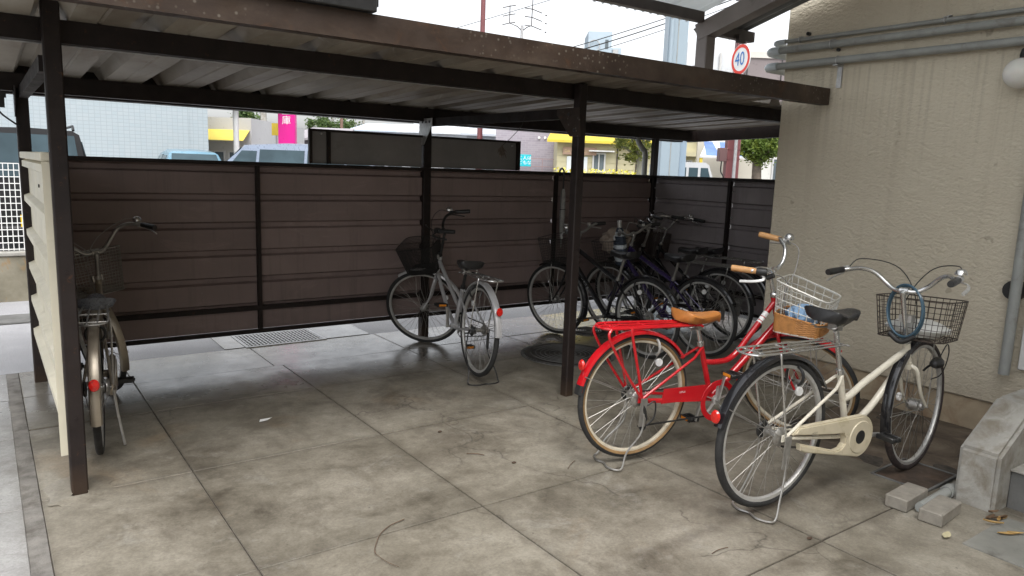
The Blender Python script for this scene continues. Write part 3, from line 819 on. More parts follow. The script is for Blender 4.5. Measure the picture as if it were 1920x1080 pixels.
# ================================================================ BICYCLES
M['wire_pale'] = mat('pale_wire', (.70, .69, .64), .4, .3, var=.1)
M['wire_rust'] = mat('rusty_black_wire', (.055, .042, .034), .6, .2, var=.4, vs=30)
def text_geo(body, size, align='CENTER', space=1.0):
    cu = bpy.data.curves.new('t', 'FONT'); cu.body = body; cu.size = size; cu.align_x = align; cu.align_y = 'CENTER'; cu.resolution_u = 3; cu.space_character = space
    o = bpy.data.objects.new('t', cu); col.objects.link(o)
    dg = bpy.context.evaluated_depsgraph_get(); dg.update()
    me = o.evaluated_get(dg).to_mesh()
    vs = [v.co.copy() for v in me.vertices]; fs = [tuple(p.vertices) for p in me.polygons]
    o.evaluated_get(dg).to_mesh_clear()
    bpy.data.objects.remove(o); bpy.data.curves.remove(cu)
    return vs, fs

HA = R(69)
AXD = Vector((-math.cos(HA), 0, math.sin(HA)))

def bike(name, x, y, head, lean, steer, label, c):
    Rw = c.get('R', .335); Lw = c.get('L', 1.12)
    ax = lambda z: Vector((Lw - .055 - (z - Rw) / math.tan(HA), 0, z))
    o0 = ax(.6)
    rotm = Matrix.Rotation(steer, 3, AXD)
    S = lambda p: o0 + rotm @ (Vector(p) - o0)
    # let the steered front wheel meet the ground
    fh = S((Lw, 0, Rw)); axl = rotm @ Vector((0, 1, 0))
    zmin = fh.z - Rw * math.sqrt(max(0, 1 - axl.z ** 2))
    root = empty('bicycle', (x, y, c.get('z', 0)), (lean, math.atan2(zmin + c.get('z', 0), Lw), head), label=label, cat='bicycle', group='parked bicycles')
    fm = M[c.get('paint', 'silver')]; bright = M[c.get('bright', 'chrome')]
    tl = math.tan(lean)
    # ---- wheels
    def wheel(nm, cx, fn, tyre_m, wall_m):
        rim = MB()
        a, w = Rw - .030, .0115
        rim.lathe([(a, -w), (a, w), (a - .014, w * .9), (a - .018, .004), (a - .018, -.004), (a - .014, -w * .9), (a, -w)], (cx, 0, Rw), 'y', 56)
        wo = rim.map(fn).build(nm, M[c.get('rim', 'alloy')], root)
        ty = MB(); ty.ring((cx, 0, Rw), Rw - .0175, .0175, 60, 12, 'y', wide=1.0); ty.map(fn).build('tyre', tyre_m, wo)
        if wall_m:
            for sg in (-1, 1):
                wb = MB(); wb.lathe([(Rw - .034, sg * .0112), (Rw - .029, sg * .0152), (Rw - .0235, sg * .0180), (Rw - .0205, sg * .0184)], (cx, 0, Rw), 'y', 60); wb.map(fn).build('tyre_wall', wall_m, wo)
        sp = MB(); n = 36
        for k in range(n):
            side = 1 if k % 2 else -1
            ar = 2 * math.pi * k / n
            ah = ar + (1 if (k // 2) % 2 else -1) * R(62)
            p = Vector((cx + .022 * math.cos(ah), side * .028, Rw + .022 * math.sin(ah)))
            q = Vector((cx + (a - .017) * math.cos(ar), side * .002, Rw + (a - .017) * math.sin(ar)))
            sp.tube([p, q], .00115, 4, caps=False)
        sp.map(fn).build('spokes', M['spoke'], wo, kind='stuff')
        hb = MB(); hr = .032 if (nm == 'front_wheel' and c.get('dynamo')) else .015
        hb.lathe([(0, -.062), (.006, -.062), (.006, -.042), (hr * .7, -.040), (.027, -.031), (.027, -.027), (hr, -.022), (hr, .022), (.027, .027), (.027, .031), (hr * .7, .040), (.006, .042), (.006, .062), (0, .062)], (cx, 0, Rw), 'y', 18)
        hb.map(fn).build('hub', M['steel'], wo)
        rf = MB(); ang = c.get('refl_a', .9) + (1.9 if nm == 'front_wheel' else 0)
        rr = Rw * .66
        rf.lathe([(0, -.007), (.020, -.007), (.022, 0), (.020, .007), (0, .007)], (cx + rr * math.cos(ang), 0, Rw + rr * math.sin(ang)), 'y', 14)
        rf.map(fn).build('spoke_reflector', M['clear'], wo)
        return wo
    idf = lambda p: p
    tm = M[c.get('tyre', 'tyre')]
    wheel('rear_wheel', 0, idf, tm, M[c['wall']] if 'wall' in c else None)
    wheel('front_wheel', Lw, S, M[c.get('ftyre', c.get('tyre', 'tyre'))], M[c['wall']] if 'wall' in c else None)
    # ---- frame
    bbx, bbz = c.get('bbx', .49), c.get('bbz', .28)
    st = lambda z: Vector((bbx - (z - bbz) * .36, 0, z))
    htz, hbz, scz = c.get('htz', .76), c.get('hbz', .62), c.get('scz', .62)
    fr = MB(); style = c.get('style', 'stagger'); tr = c.get('tr', .0155)
    BB = Vector((bbx, 0, bbz))
    fr.cyl(ax(hbz), ax(htz), .0185, 16)
    fr.cyl(st(bbz), st(scz), .0155, 14)
    fr.cyl((bbx, -.036, bbz), (bbx, .036, bbz), .021, 16)
    if style == 'stagger':
        a1, b1 = ax(htz - .035), st(bbz + .17)
        k1 = b1 + Vector((.115, 0, .052))
        path1 = spline([a1, a1.lerp(k1, .33), a1.lerp(k1, .66), k1.lerp(a1, .08), k1 + Vector((-.055, 0, -.034)), b1], 6)
        a2, b2 = ax(hbz + .03), BB + Vector((.02, 0, .012))
        k2 = a2.lerp(b2, .62) + Vector((.018, 0, -.018))
        path2 = spline([a2, a2.lerp(k2, .5), k2, k2.lerp(b2, .5) + Vector((.004, 0, -.004)), b2], 7)
    elif style == 'mixte':
        a1, b1 = ax(htz - .03), st(bbz + .205)
        k1 = Vector((b1.x + .20, 0, b1.z + .015))
        path1 = spline([a1, a1.lerp(k1, .33), a1.lerp(k1, .66), k1 + Vector((.025, 0, .03)), k1 + Vector((-.04, 0, -.012)), b1 + Vector((.07, 0, -.005)), b1], 6)
        a2, b2 = ax(hbz + .02), BB
        path2 = [a2, b2]
    else:
        path1 = [ax(htz - .03), st(scz - .02)]; path2 = [ax(hbz + .02), BB]
    fr.tube(path1, tr, 14); fr.tube(path2, c.get('tr2', tr), 14)
    for sg in (-1, 1):
        fr.tube([st(scz - .02) + Vector((0, sg * .012, 0)), Vector((st(scz).x - .06, sg * .035, scz - .07)), Vector((.0, sg * .066, Rw))], .0075, 8)
        fr.tube([BB + Vector((-.02, sg * .028, -.004)), Vector((bbx - .12, sg * .042, bbz + .005)), Vector((0, sg * .066, Rw))], .009, 8)
        fr.box(-.018, .022, sg * .066 - .003, sg * .066 + .003, Rw - .016, Rw + .016)
    frame = fr.build('frame', fm, root)
    if 'text' in c:
        body, size, colr, pos = c['text'][:4]
        vs, fs = text_geo(body, size, 'CENTER', 1.25)
        path = path2; rad = c.get('tr2', tr) + .0008
        L0 = sum((path[i + 1] - path[i]).length for i in range(len(path) - 1))
        def on(sdist):
            d = sdist
            for i in range(len(path) - 1):
                l_ = (path[i + 1] - path[i]).length
                if d <= l_ or i == len(path) - 2: return path[i].lerp(path[i + 1], d / l_), (path[i + 1] - path[i]).normalized()
                d -= l_
        side = c['text'][4] if len(c['text']) > 4 else -1
        tv = []
        for v in vs:
            s_ = L0 * pos - v.x if side < 0 else L0 * pos + v.x     # right side reads from the crank up to the head
            p, d = on(s_)
            e1 = Vector((0, side, 0)); e2 = Vector((-d.z, 0, d.x)) * (1 if d.x < 0 else 1)
            if e2.z < 0: e2 = -e2
            a_ = v.y / rad
            tv.append(p + e1 * rad * math.cos(a_) + e2 * rad * math.sin(a_))
        MB().add(tv, fs).build('lettering', M[colr], frame, recalc=False)
    for (p0, p1) in c.get('bands', []):
        bd = MB(); a_, b_ = path1[0], path1[0].lerp(path1[12], 1.0)
        bd.tube([a_.lerp(b_, p0), a_.lerp(b_, p1)], tr + .0008, 14, caps=False); bd.build('frame_band', M['print_w'], frame)
    # ---- fork
    fk = MB(); top = ax(hbz)
    fk.cyl(ax(hbz - .002), ax(hbz - .035), .021, 14)
    for sg in (-1, 1):
        cr = ax(hbz - .02) + Vector((0, sg * .012, 0)); sh_ = ax(hbz - .035) + Vector((.004, sg * .040, -.006))
        e_ = Vector((Lw, sg * .052, Rw)); md = sh_.lerp(e_, .62) + Vector((-.016, 0, -.006))
        pts = spline([cr, sh_, sh_.lerp(md, .5), md, e_], 4)
        fk.tube(pts, [.0125 - .0055 * i / (len(pts) - 1) for i in range(len(pts))], 10)
    fork = fk.map(S).build('fork', M[c.get('fork', c.get('paint', 'silver'))], root)
    # ---- stem, bars
    hz = c.get('hz', 1.0); T = ax(hz) + Vector((c.get('reach', .02), 0, 0))
    sm = MB(); sm.cyl(ax(htz - .01), ax(hz - .02), .0115, 12); sm.lathe([(.019, 0), (.021, .006), (.021, .02), (.0125, .028)], ax(htz), 'z', 14)
    sm.tube([ax(hz - .03), ax(hz - .012), T], [.0125, .015, .0165], 12); sm.cyl(T + Vector((0, -.02, 0)), T + Vector((0, .02, 0)), .0175, 12)
    sm.map(S).build('stem', bright, root)
    rise = c.get('rise', .09); back = c.get('back', .2); bw_ = c.get('barw', .275)
    if c.get('bar') == 'flat': half = [(0, 0, 0), (0, .08, 0), (-.01, .14, rise * .5), (-.03, .20, rise), (-.05, .25, rise), (-.08, bw_, rise)]
    else: half = [(0, 0, 0), (.012, .05, .0), (.022, .10, rise * .36), (.006, .155, rise * .92), (-.035, .205, rise * 1.12), (-back * .45, .24, rise * 1.06), (-back * .62, bw_ - .012, rise), (-back - .03, bw_, rise * .9)]
    pr = [T + Vector((a, -b, z)) for a, b, z in half]; pl = [T + Vector((a, b, z)) for a, b, z in half]
    full = spline(pl[::-1] + pr[1:], 6)
    hb = MB(); hb.tube(full, .0111, 10); bar = hb.map(S).build('handlebar', bright, root)
    for q in (pr, pl):
        sg = -1 if q is pr else 1
        e1, e0 = q[-1], q[-2]; d = (e1 - e0).normalized()
        gs = e1 - d * .12
        gp = MB(); n_ = 7
        gp.tube([gs.lerp(e1 + d * .008, i / n_) for i in range(n_ + 1)], [.0150, .0165, .0160, .0165, .0170, .0165, .0170, .0150], 14)
        gp.map(S).build('grip', M[c.get('grip', 'black')], bar)
        if c.get('shifter') and sg < 0:
            sf = MB(); sf.tube([gs - d * .055, gs - d * .04, gs - d * .01, gs], [.017, .021, .021, .018], 12); sf.cyl(gs - d * .06 + Vector((0, 0, -.03)), gs - d * .06 + Vector((.03, 0, -.005)), .014, 10); sf.map(S).build('shifter', M['black'], bar)
        lv = MB(); b0 = gs - d * .03
        out = Vector((0, sg, 0)); fw_ = Vector((.6, sg * .8, 0)).normalized()
        lv.cyl(b0 - d * .012, b0 + d * .012, .0165, 12)
        lv.tube(spline([b0 + Vector((0, 0, -.012)), b0 + fw_ * .035 + Vector((0, 0, -.025)), b0 + fw_ * .050 + d * .05 + Vector((0, 0, -.036)), b0 + fw_ * .044 + d * .12 + Vector((0, 0, -.05))], 5), .0055, 8, flat=(.8, 1.5))
        lv.map(S).build('brake_lever', M[c.get('lever', 'alloy')], bar)
    if c.get('bell'):
        q, d = (pr if c['bell'] < 0 else pl), None
        d = (q[-1] - q[-2]).normalized(); gs = q[-1] - d * .165
        be = MB(); be.lathe([(0, .028), (.012, .027), (.020, .021), (.0255, .010), (.027, 0), (0, 0)], gs + Vector((0, 0, .018)), 'z', 18); be.cyl(gs, gs + Vector((0, 0, .02)), .008, 8); be.map(S).build('bell', M['chrome'], bar)
    # ---- cables
    for sg, q in ((-1, pr), (1, pl)):
        cb = MB()
        d = (q[-1] - q[-2]).normalized(); b0 = q[-1] - d * .155
        h_ = c.get('cable_h', .05)
        pts = [S(b0), S(b0 - d * .05 + Vector((.03, -sg * .03, h_ * .6))), S(T + Vector((.10, sg * .07, h_ + .02))), S(T + Vector((.09, -sg * .03, -.08)))]
        pts += [ax(hbz + .03) + Vector((.015, -sg * .022, .02)), path2[0].lerp(path2[-1], .2) + Vector((0, -sg * .017, .0))] if sg < 0 else [S(ax(hbz) + Vector((.05, .01, .0)))]
        cb.tube(spline(pts, 7), .0028, 6)
        cb.build('brake_cable', M[c.get('cable', 'cable')], root)
    # ---- seat
    sz = c.get('sz', .86); sx0 = st(sz - .07).x
    sp_ = MB(); sp_.cyl(st(scz - .03), st(sz - .065), .0125, 12); sp_.cyl(st(scz - .012), st(scz + .012), .019, 14); sp_.build('seat_post', bright, root)
    sd_ = MB(); NS, NC = 16, 14
    sw, slen = c.get('sw', .10), c.get('slen', .27)
    for i in range(NS + 1):
        t = i / NS; X = sx0 - .125 + slen * t
        w = sw * (1 - .02 * t) * (1 if t < .25 else 1 - .72 * ((t - .25) / .75) ** .75) if t > 0 else sw * .86
        if i == NS: w *= .55
        if i == 0: w = sw * .78
        zt = sz + .020 * (1 - t) ** 2 * c.get('skick', 1) - .012 * math.sin(math.pi * min(1, t * 1.15)) - (.012 if i == NS else 0)
        dep = .050 * (1 - .35 * t)
        for k in range(NC):
            a = 2 * math.pi * k / NC
            cx_, sy_ = math.cos(a), math.sin(a)
            yy = w * (abs(cx_) ** .75) * (1 if cx_ > 0 else -1)
            zz = zt - .016 + (.016 * (max(0, sy_) ** .8) if sy_ > 0 else -dep * (abs(sy_) ** .55)) - .006 * max(0, sy_) * (1 - abs(cx_)) * (1 - t)
            sd_.v.append((X, yy * (1 if sy_ >= -.2 else .9), zz))
    for i in range(NS):
        for k in range(NC):
            l_ = (k + 1) % NC; sd_.f.append((i * NC + k, (i + 1) * NC + k, (i + 1) * NC + l_, i * NC + l_))
    sd_.f.append(tuple(range(NC))); sd_.f.append(tuple(range(NS * NC, (NS + 1) * NC))[::-1])
    saddle = sd_.build('saddle', M[c.get('saddle', 'vinyl')], root, ang=55)
    if c.get('springs', True):
        sg_ = MB()
        for s2 in (-1, 1):
            hel = [Vector((sx0 - .08 + .016 * math.cos(a), s2 * .05 + .016 * math.sin(a), sz - .085 + .004 * a)) for a in [k * .6 for k in range(0, 22)]]
            sg_.tube(hel, .0028, 5)
            sg_.tube([(sx0 - .08, s2 * .05, sz - .088), (sx0, s2 * .02, sz - .085), (sx0 + .10, s2 * .012, sz - .055)], .0035, 6)
        sg_.box(sx0 - .02, sx0 + .02, -.025, .025, sz - .095, sz - .07)
        sg_.build('springs', M['steel'], saddle)
    # ---- mudguards
    def guard(nm, cx, fn, a0, a1, ma, ends=None):
        mb = MB(); r0 = Rw + .010; prof = [(r0 - .008, -.026), (r0 + .006, -.020), (r0 + .011, 0), (r0 + .006, .020), (r0 - .008, .026), (r0 - .010, .025), (r0 + .004, .018), (r0 + .009, 0), (r0 + .004, -.018), (r0 - .010, -.025), (r0 - .008, -.026)]
        mb.lathe(prof, (cx, 0, Rw), 'y', 34, R(a0), R(a1))
        g_ = mb.map(fn).build(nm, ma, root)
        if ends:
            tp = MB(); tp.lathe([(p + .0012, w * 1.03) for p, w in prof], (cx, 0, Rw), 'y', 8, R(a1 - ends), R(a1 + 2)); tp.map(fn).build('mudguard_tip', M['black'], g_)
        for s2 in (-1, 1):
            sy = MB(); aa = a1 - 14 if nm == 'rear_mudguard' else a1 - 20
            e_ = Vector((cx + (r0 + .002) * math.cos(R(aa)), s2 * .026, Rw + (r0 + .002) * math.sin(R(aa))))
            sy.tube([(cx, s2 * .060, Rw), e_], .0022, 6)
            sy.map(fn).build('mudguard_stay', M['steel'], g_)
        return g_
    if c.get('guards', True):
        guard('rear_mudguard', 0, idf, c.get('rg0', 12), c.get('rg1', 176), M[c.get('guard', c.get('paint', 'silver'))], c.get('tip'))
        guard('front_mudguard', Lw, S, c.get('fg0', 62), c.get('fg1', 205), M[c.get('fguard', c.get('guard', c.get('paint', 'silver')))])
    # rear reflector
    rfa = R(c.get('rref') or 155); rr = Rw + .034
    rc = Vector((rr * math.cos(rfa), 0, Rw + rr * math.sin(rfa)))
    rb = MB(); rb.lathe([(0, -.006), (.020, -.006), (.024, .002), (.020, .010), (0, .013)], (0, 0, 0), 'x', 18)
    if c.get('rref', 1): rb.map(lambda p: Vector((rc.x - p.x - .01, p.y, rc.z + p.z * 1.25))).build('rear_reflector', M['lens'], root)
    # ---- rack
    if c.get('rack', True):
        rz = 2 * Rw + c.get('rack_h', .045); rk = MB(); rr_ = c.get('rack_r', .005)
        xf, xb = st(scz).x - .05, -.24
        rk.tube(spline([(xf, -.05, rz), (.05, -.062, rz), (xb + .05, -.066, rz), (xb, -.045, rz - .002), (xb - .012, 0, rz - .004), (xb, .045, rz - .002), (xb + .05, .066, rz), (.05, .062, rz), (xf, .05, rz)], 6), rr_, 8)
        for yy in (-.022, .022): rk.tube([(xf - .02, yy, rz), (xb - .006, yy, rz - .003)], rr_ * .8, 8)
        for xx in (xf, .02, xb + .06): rk.tube([(xx, -.064, rz - .004), (xx, .064, rz - .004)], rr_ * .8, 8)
        for s2 in (-1, 1):
            rk.tube(spline([(-.09, s2 * .063, rz), (-.10, s2 * .075, rz - .03), (-.03, s2 * .072, Rw + .12), (0, s2 * .07, Rw + .01)], 5), rr_, 8)
            if c.get('rack_hoop'):
                rk.tube(spline([(xb + .02, s2 * .066, rz), (xb + .01, s2 * .075, rz - .05), (-.12, s2 * .074, Rw + .16), (-.005, s2 * .072, Rw + .012)], 5), rr_, 8)
        rk.build('rack', M[c.get('rack_m', 'chrome')], root)
    # ---- drive
    ca = c.get('crank', R(-20))
    cd = Vector((math.cos(ca), 0, math.sin(ca))); cranks = {}
    for s2, dd in ((-1, cd), (1, -cd)):
        cr = MB()
        cr.tube([BB + Vector((0, s2 * .062, 0)), BB + Vector((0, s2 * .072, 0)) + dd * .165], [.011, .008], 8, flat=(1.3, .7))
        cr.cyl(BB + Vector((0, s2 * .036, 0)), BB + Vector((0, s2 * .074, 0)), .010, 10)
        cranks[s2] = cr.build('crank', M['steel'], root)
    crank = cranks[-1]
    for s2, dd in ((-1, cd), (1, -cd)):
        pc = BB + Vector((0, s2 * .122, 0)) + dd * .165
        pd = MB()
        for s3 in (-1, 1):
            pd.box(pc.x + s3 * .030 - .006, pc.x + s3 * .030 + .006, pc.y - .045, pc.y + .045, pc.z - .012, pc.z + .012, .003)
        pd.box(pc.x - .023, pc.x + .023, pc.y + .034, pc.y + .045, pc.z - .011, pc.z + .011, .003); pd.box(pc.x - .023, pc.x + .023, pc.y - .045, pc.y - .034, pc.z - .011, pc.z + .011, .003)
        pd.cyl(pc + Vector((0, -.050, 0)), pc + Vector((0, .045, 0)), .009, 10)
        pdo = pd.build('pedal', M['black'], cranks[s2])
        if c.get('amber', True):
            for s3 in (-1, 1):
                am = MB(); am.box(pc.x + s3 * .037 - .001, pc.x + s3 * .037 + .001, pc.y - .028, pc.y + .028, pc.z - .008, pc.z + .008); am.map(idf)
                am.build('pedal_reflector', M['amber'], cranks[s2])
    yg = -.048
    sp2 = MB()
    sp2.lathe([(.080, -.002), (.088, -.002), (.088, .002), (.080, .002), (.080, -.002)], (bbx, yg, bbz), 'y', 36)
    for k in range(5):
        a = 2 * math.pi * k / 5 + .3
        sp2.obox((bbx + .018 * math.cos(a), yg, bbz + .018 * math.sin(a)), (bbx + .082 * math.cos(a), yg, bbz + .082 * math.sin(a)), .004, .016, (0, 1, 0))
    sp2.cyl((bbx, yg - .006, bbz), (bbx, yg + .006, bbz), .026, 16)
    sp2.build('chainring', M['alloy'], crank)
    chn = MB()
    for zz, zr in ((.086, .040), (-.086, -.045 if not c.get('derail') else -.15)):
        chn.obox((bbx, yg, bbz + zz), (.01, yg, Rw + zr), .006, .008, (0, 0, 1))
    chn.build('chain', M['black'], root)
    cogs = MB(); cogs.lathe([(.012, -.056), (.034, -.054), (.045, -.044), (.045, -.040), (.02, -.038)], (0, 0, Rw), 'y', 24); cogs.build('sprocket', M['steel'], root)
    if c.get('derail'):
        dr = MB(); dr.tube([(.005, -.07, Rw - .01), (.02, -.075, Rw - .06), (.035, -.072, Rw - .10), (.02, -.068, Rw - .16)], [.010, .013, .011, .008], 8)
        for zz in (-.10, -.15): dr.cyl((.028, -.058, Rw + zz), (.028, -.068, Rw + zz), .020, 12)
        dr.tube(spline([(.03, -.08, Rw - .03), (.075, -.085, Rw - .01), (.08, -.085, Rw - .09), (.04, -.08, Rw - .14)], 5), .0045, 6)
        dr.build('derailleur', M['black'], root)
    kg = c.get('case')
    if kg == 'plate':
        mb = MB(); yo = -.062
        mb.poly([(.13, yo, bbz + .012), (.14, yo, bbz + .092), (bbx - .05, yo, bbz + .098), (bbx - .01, yo, bbz + .112), (bbx - .085, yo, bbz + .05), (bbx - .105, yo, bbz - .005), (bbx - .15, yo, bbz + .018)], (0, -.004, 0))
        mb.lathe([(.088, -.003), (.116, -.003), (.118, 0), (.116, .003), (.088, .003), (.088, -.003)], (bbx, yo - .002, bbz), 'y', 40)
        cg = mb.build('chain_guard', fm, root, ang=30)
        lo = MB(); lo.obox((.05, -.06, bbz + .03), (bbx - .10, -.06, bbz + .012), .016, .012); lo.build('lower_guard', fm, cg, smooth=False)
        vs, fs = text_geo('LEPUS', .014); MB().add([(.26 + v.x, yo - .0048, bbz + .068 + v.y) for v in vs], fs).build('lettering', M['print_w'], cg, recalc=False)
    elif kg == 'full':
        yo, th = -.078, .034
        def arc(cx, cz, r, a0, a1, n): return [(cx + r * math.cos(R(a0 + (a1 - a0) * i / n)), yo, cz + r * math.sin(R(a0 + (a1 - a0) * i / n))) for i in range(n + 1)]
        rx, rz_ = .085, Rw - .012
        up = [(rx - .04, yo, rz_ + .022)] + [(rx, yo, rz_ + .052)] + arc(bbx, bbz, .105, 96, -84, 20)
        up += [(rx + .06, yo, rz_ - .075), (rx + .025, yo, rz_ - .060)]
        slot_lo = [(rx + .02, yo, rz_ - .030), (bbx - .17, yo, bbz - .048), (bbx - .125, yo, bbz - .042), (bbx - .105, yo, bbz - .02), (bbx - .108, yo, bbz + .012), (bbx - .13, yo, bbz + .034), (bbx - .19, yo, bbz + .038), (rx + .03, yo, rz_ + .012)]
        outline = up + slot_lo
        mb = MB(); mb.poly(outline, (0, th, 0))
        bm_ = bmesh.new(); me_ = bpy.data.meshes.new('t'); me_.from_pydata(mb.v, [], mb.f); bm_.from_mesh(me_); bmesh.ops.recalc_face_normals(bm_, faces=bm_.faces)
        big = [e for e in bm_.edges if abs(e.verts[0].co.y - e.verts[1].co.y) < 1e-5]
        bmesh.ops.bevel(bm_, geom=big, offset=.006, segments=2, affect='EDGES')
        cg = MB().bm(bm_).build('chain_case', M[c.get('case_m', 'case')], root, ang=30)
        dk = MB(); dk.lathe([(.034, -.002), (.078, -.0035), (.082, .002)], (bbx, yo - .001, bbz), 'y', 36); dk.build('case_disc', M[c.get('case_m', 'case')], cg)
        ho = MB(); ho.lathe([(0, -.0035), (.034, -.0025), (.036, .001)], (bbx, yo - .001, bbz), 'y', 24); ho.build('case_opening', M['black'], cg)
        if c.get('case_text'):
            vs, fs = text_geo(c['case_text'], .011, 'CENTER', 1.3); MB().add([(.19 + v.x, yo - .0008, bbz + .068 + v.y) for v in vs], fs).build('lettering', M['print_k'], cg, recalc=False)
    # ---- stand
    if c.get('stand', 'double') == 'double':
        sm_ = MB(); fx = c.get('footx', -.07); fy = .115
        gz = lambda yy: -yy * tl + .006 - c.get('z', 0) + fx * math.tan(math.atan2(zmin + c.get('z', 0), Lw))
        tl_ = c.get('z', 0); pts = [(.0, -.073, Rw + .005), (.015, -.078, Rw - .05), (.01, -.085, Rw * .5), (fx + .03, -.10, .07), (fx, -fy, gz(-fy) + .012), (fx - .03, -fy + .01, gz(-fy) + .002), (fx - .05, -.05, gz(-.05)), (fx - .035, 0, gz(0)), (fx - .05, .05, gz(.05)), (fx - .03, fy - .01, gz(fy) + .002), (fx, fy, gz(fy) + .012), (fx + .03, .10, .07), (.01, .085, Rw * .5), (.015, .078, Rw - .05), (.0, .073, Rw + .005)]
        sm_.tube(spline(pts, 5), .0048, 8)
        sm_.box(-.008, .03, -.082, -.076, Rw - .14, Rw + .01)
        sm_.build('kickstand', M[c.get('stand_m', 'steel')], root)
    else:
        k_ = -1 if c.get('stand') == 'right' else 1
        sm_ = MB(); sm_.tube([(.05, k_ * .07, Rw - .03), (.055, k_ * .085, Rw * .5), (.03, k_ * (.11 if k_ < 0 else .19), -k_ * .19 * tl + .008)], .007, 8); sm_.build('kickstand', M['steel'], root)
    # ---- ring lock, brake unit
    lk = MB(); lc = Vector((.10, 0, Rw + .26))
    lk.ring((0, 0, 0), .045, .007, 18, 8, 'x', R(-60), R(240)); lk.map(lambda p: p + lc); lk.build('ring_lock', M[c.get('lock', 'black')], root)
    bk = MB(); bk.lathe([(0, .045), (.035, .048), (.042, .056), (.030, .068), (0, .070)], (0, 0, Rw), 'y', 20); bk.tube([(0, .066, Rw), (.05, .064, Rw - .03), (.12, .058, Rw - .045)], .006, 6); bk.build('hub_brake', M['black'], root)
    # ---- lamp
    if c.get('lamp'):
        lm = MB(); lp = Vector((Lw - .005, -.085, Rw + .24))
        lm.lathe([(0, -.05), (.018, -.045), (.028, -.01), (.030, .02), (.026, .03), (0, .034)], (0, 0, 0), 'x', 18); lm.map(lambda p: p + lp); lm.tube(spline([lp, lp + Vector((-.02, .03, -.02)), Vector((Lw - .06, .0 - .045, Rw + .2))], 4), .006, 6)
        lm.tube(spline([lp + Vector((0, -.01, .03)), lp + Vector((.03, -.03, .10)), lp + Vector((.06, -.03, .04)), lp + Vector((.05, -.01, -.06)), lp + Vector((0, .02, -.09))], 6), .003, 6)
        lm.map(S).build('lamp', M['black'], root)
    # ---- basket
    bk_ = c.get('basket')
    if bk_:
        bz0, bzb, bzf = bk_.get('z0', .70), bk_.get('zb', .95), bk_.get('zf', .93)
        xb_, xf_ = ax(.85).x + bk_.get('gap', .05), ax(.85).x + bk_.get('gap', .05) + bk_.get('d', .26)
        hw = bk_.get('w', .17); fl = bk_.get('flare', .03); wr = bk_.get('r', .0017); cell = bk_.get('cell', .035)
        def per(u, t):
            """u runs round the outline 0..1, t height 0..1"""
            e = fl * t
            x0_, x1_, w_ = xb_ - e * .3, xf_ + e, hw - fl + e
            if bk_.get('round'): pass
            P = [(x0_, -w_), (x1_, -w_), (x1_, w_), (x0_, w_)]
            ll = [x1_ - x0_, 2 * w_, x1_ - x0_, 2 * w_]; tot = sum(ll); d = (u % 1) * tot
            for i in range(4):
                if d <= ll[i] + 1e-9:
                    a, b = P[i], P[(i + 1) % 4]; f = d / ll[i]; x_ = a[0] + (b[0] - a[0]) * f; y_ = a[1] + (b[1] - a[1]) * f
                    break
                d -= ll[i]
            # rounded corners
            cx_, cy_ = (x0_ + x1_) / 2, 0; rx_, ry_ = (x1_ - x0_) / 2, w_
            nx_, ny_ = (x_ - cx_) / rx_, (y_ - cy_) / ry_; n4 = (abs(nx_) ** 7 + abs(ny_) ** 7) ** (1 / 7)
            x_, y_ = cx_ + nx_ / n4 * rx_, cy_ + ny_ / n4 * ry_
            f = (x_ - x0_) / (x1_ - x0_); zt = bzb + (bzf - bzb) * f
            return Vector((x_, y_, bz0 + (zt - bz0) * t))
        wb = MB(); NU = 44
        lev = max(2, int(round((bzb - bz0) / cell)))
        for k in range(lev + 1):
            rad = wr * (2.2 if k in (0, lev) else 1)
            wb.tube([per(i / NU, k / lev) for i in range(NU)], rad, 5, closed=True)
        nv = int((2 * (xf_ - xb_) + 4 * hw) / cell)
        for k in range(nv):
            wb.tube([per(k / nv, 0), per(k / nv, 1)], wr, 4)
        nbx = int(hw * 2 / cell)
        for k in range(1, nbx):
            yy = -hw + fl + (2 * (hw - fl)) * k / nbx; wb.tube([(xb_, yy, bz0), (xf_, yy, bz0)], wr, 4)
        for k in range(1, int((xf_ - xb_) / cell)):
            xx = xb_ + cell * k; wb.tube([(xx, -hw + fl, bz0 - .002), (xx, hw - fl, bz0 - .002)], wr, 4)
        if bk_.get('upright'):
            rz3 = Matrix.Rotation(steer, 3, Vector((0, 0, 1))); oc = ax(.80)
            SB = lambda p: oc + rz3 @ (Vector(p) - oc)
        else: SB = S
        bo = wb.map(SB).build('basket', M[bk_.get('m', 'steel')], root)
        for s2 in (-1, 1):
            sy = MB(); sy.tube([(xf_ - .06, s2 * .06, bz0), (Lw + .02, s2 * .058, Rw + .15), (Lw, s2 * .058, Rw)], .0032, 6)
            sy.map(SB).build('basket_stay', M['steel'], bo)
        sy = MB(); sy.box(ax(bz0 + .1).x, xb_ + .004, -.03, .03, bz0 + .09, bz0 + .125)
        sy.map(SB).build('basket_bracket', M['steel'], bo)
        if bk_.get('wicker'):
            wk = MB(); t1 = bk_['wicker']; NW = 96; NR = 14
            for j in range(NR + 1):
                for i in range(NW):
                    p = per(i / NW, t1 * j / NR); c_ = Vector(((xb_ + xf_) / 2, 0, p.z)); dv = (p - c_)
                    off = .004 + .0022 * math.sin(i * math.pi / 2 + (math.pi if j % 2 else 0))
                    wk.v.append(p + dv.normalized() * off)
            for j in range(NR):
                for i in range(NW):
                    k = (i + 1) % NW; wk.f.append((j * NW + i, j * NW + k, (j + 1) * NW + k, (j + 1) * NW + i))
            wk.tube([per(i / 40, t1) for i in range(40)], .006, 6, closed=True)
            wk.map(SB).build('wicker_liner', M['wicker'], bo)
        root['_b'] = [xb_, xf_, hw, bz0, bzb]
    return root, (SB if bk_ and bk_.get('upright') else S), ax, per if bk_ else None

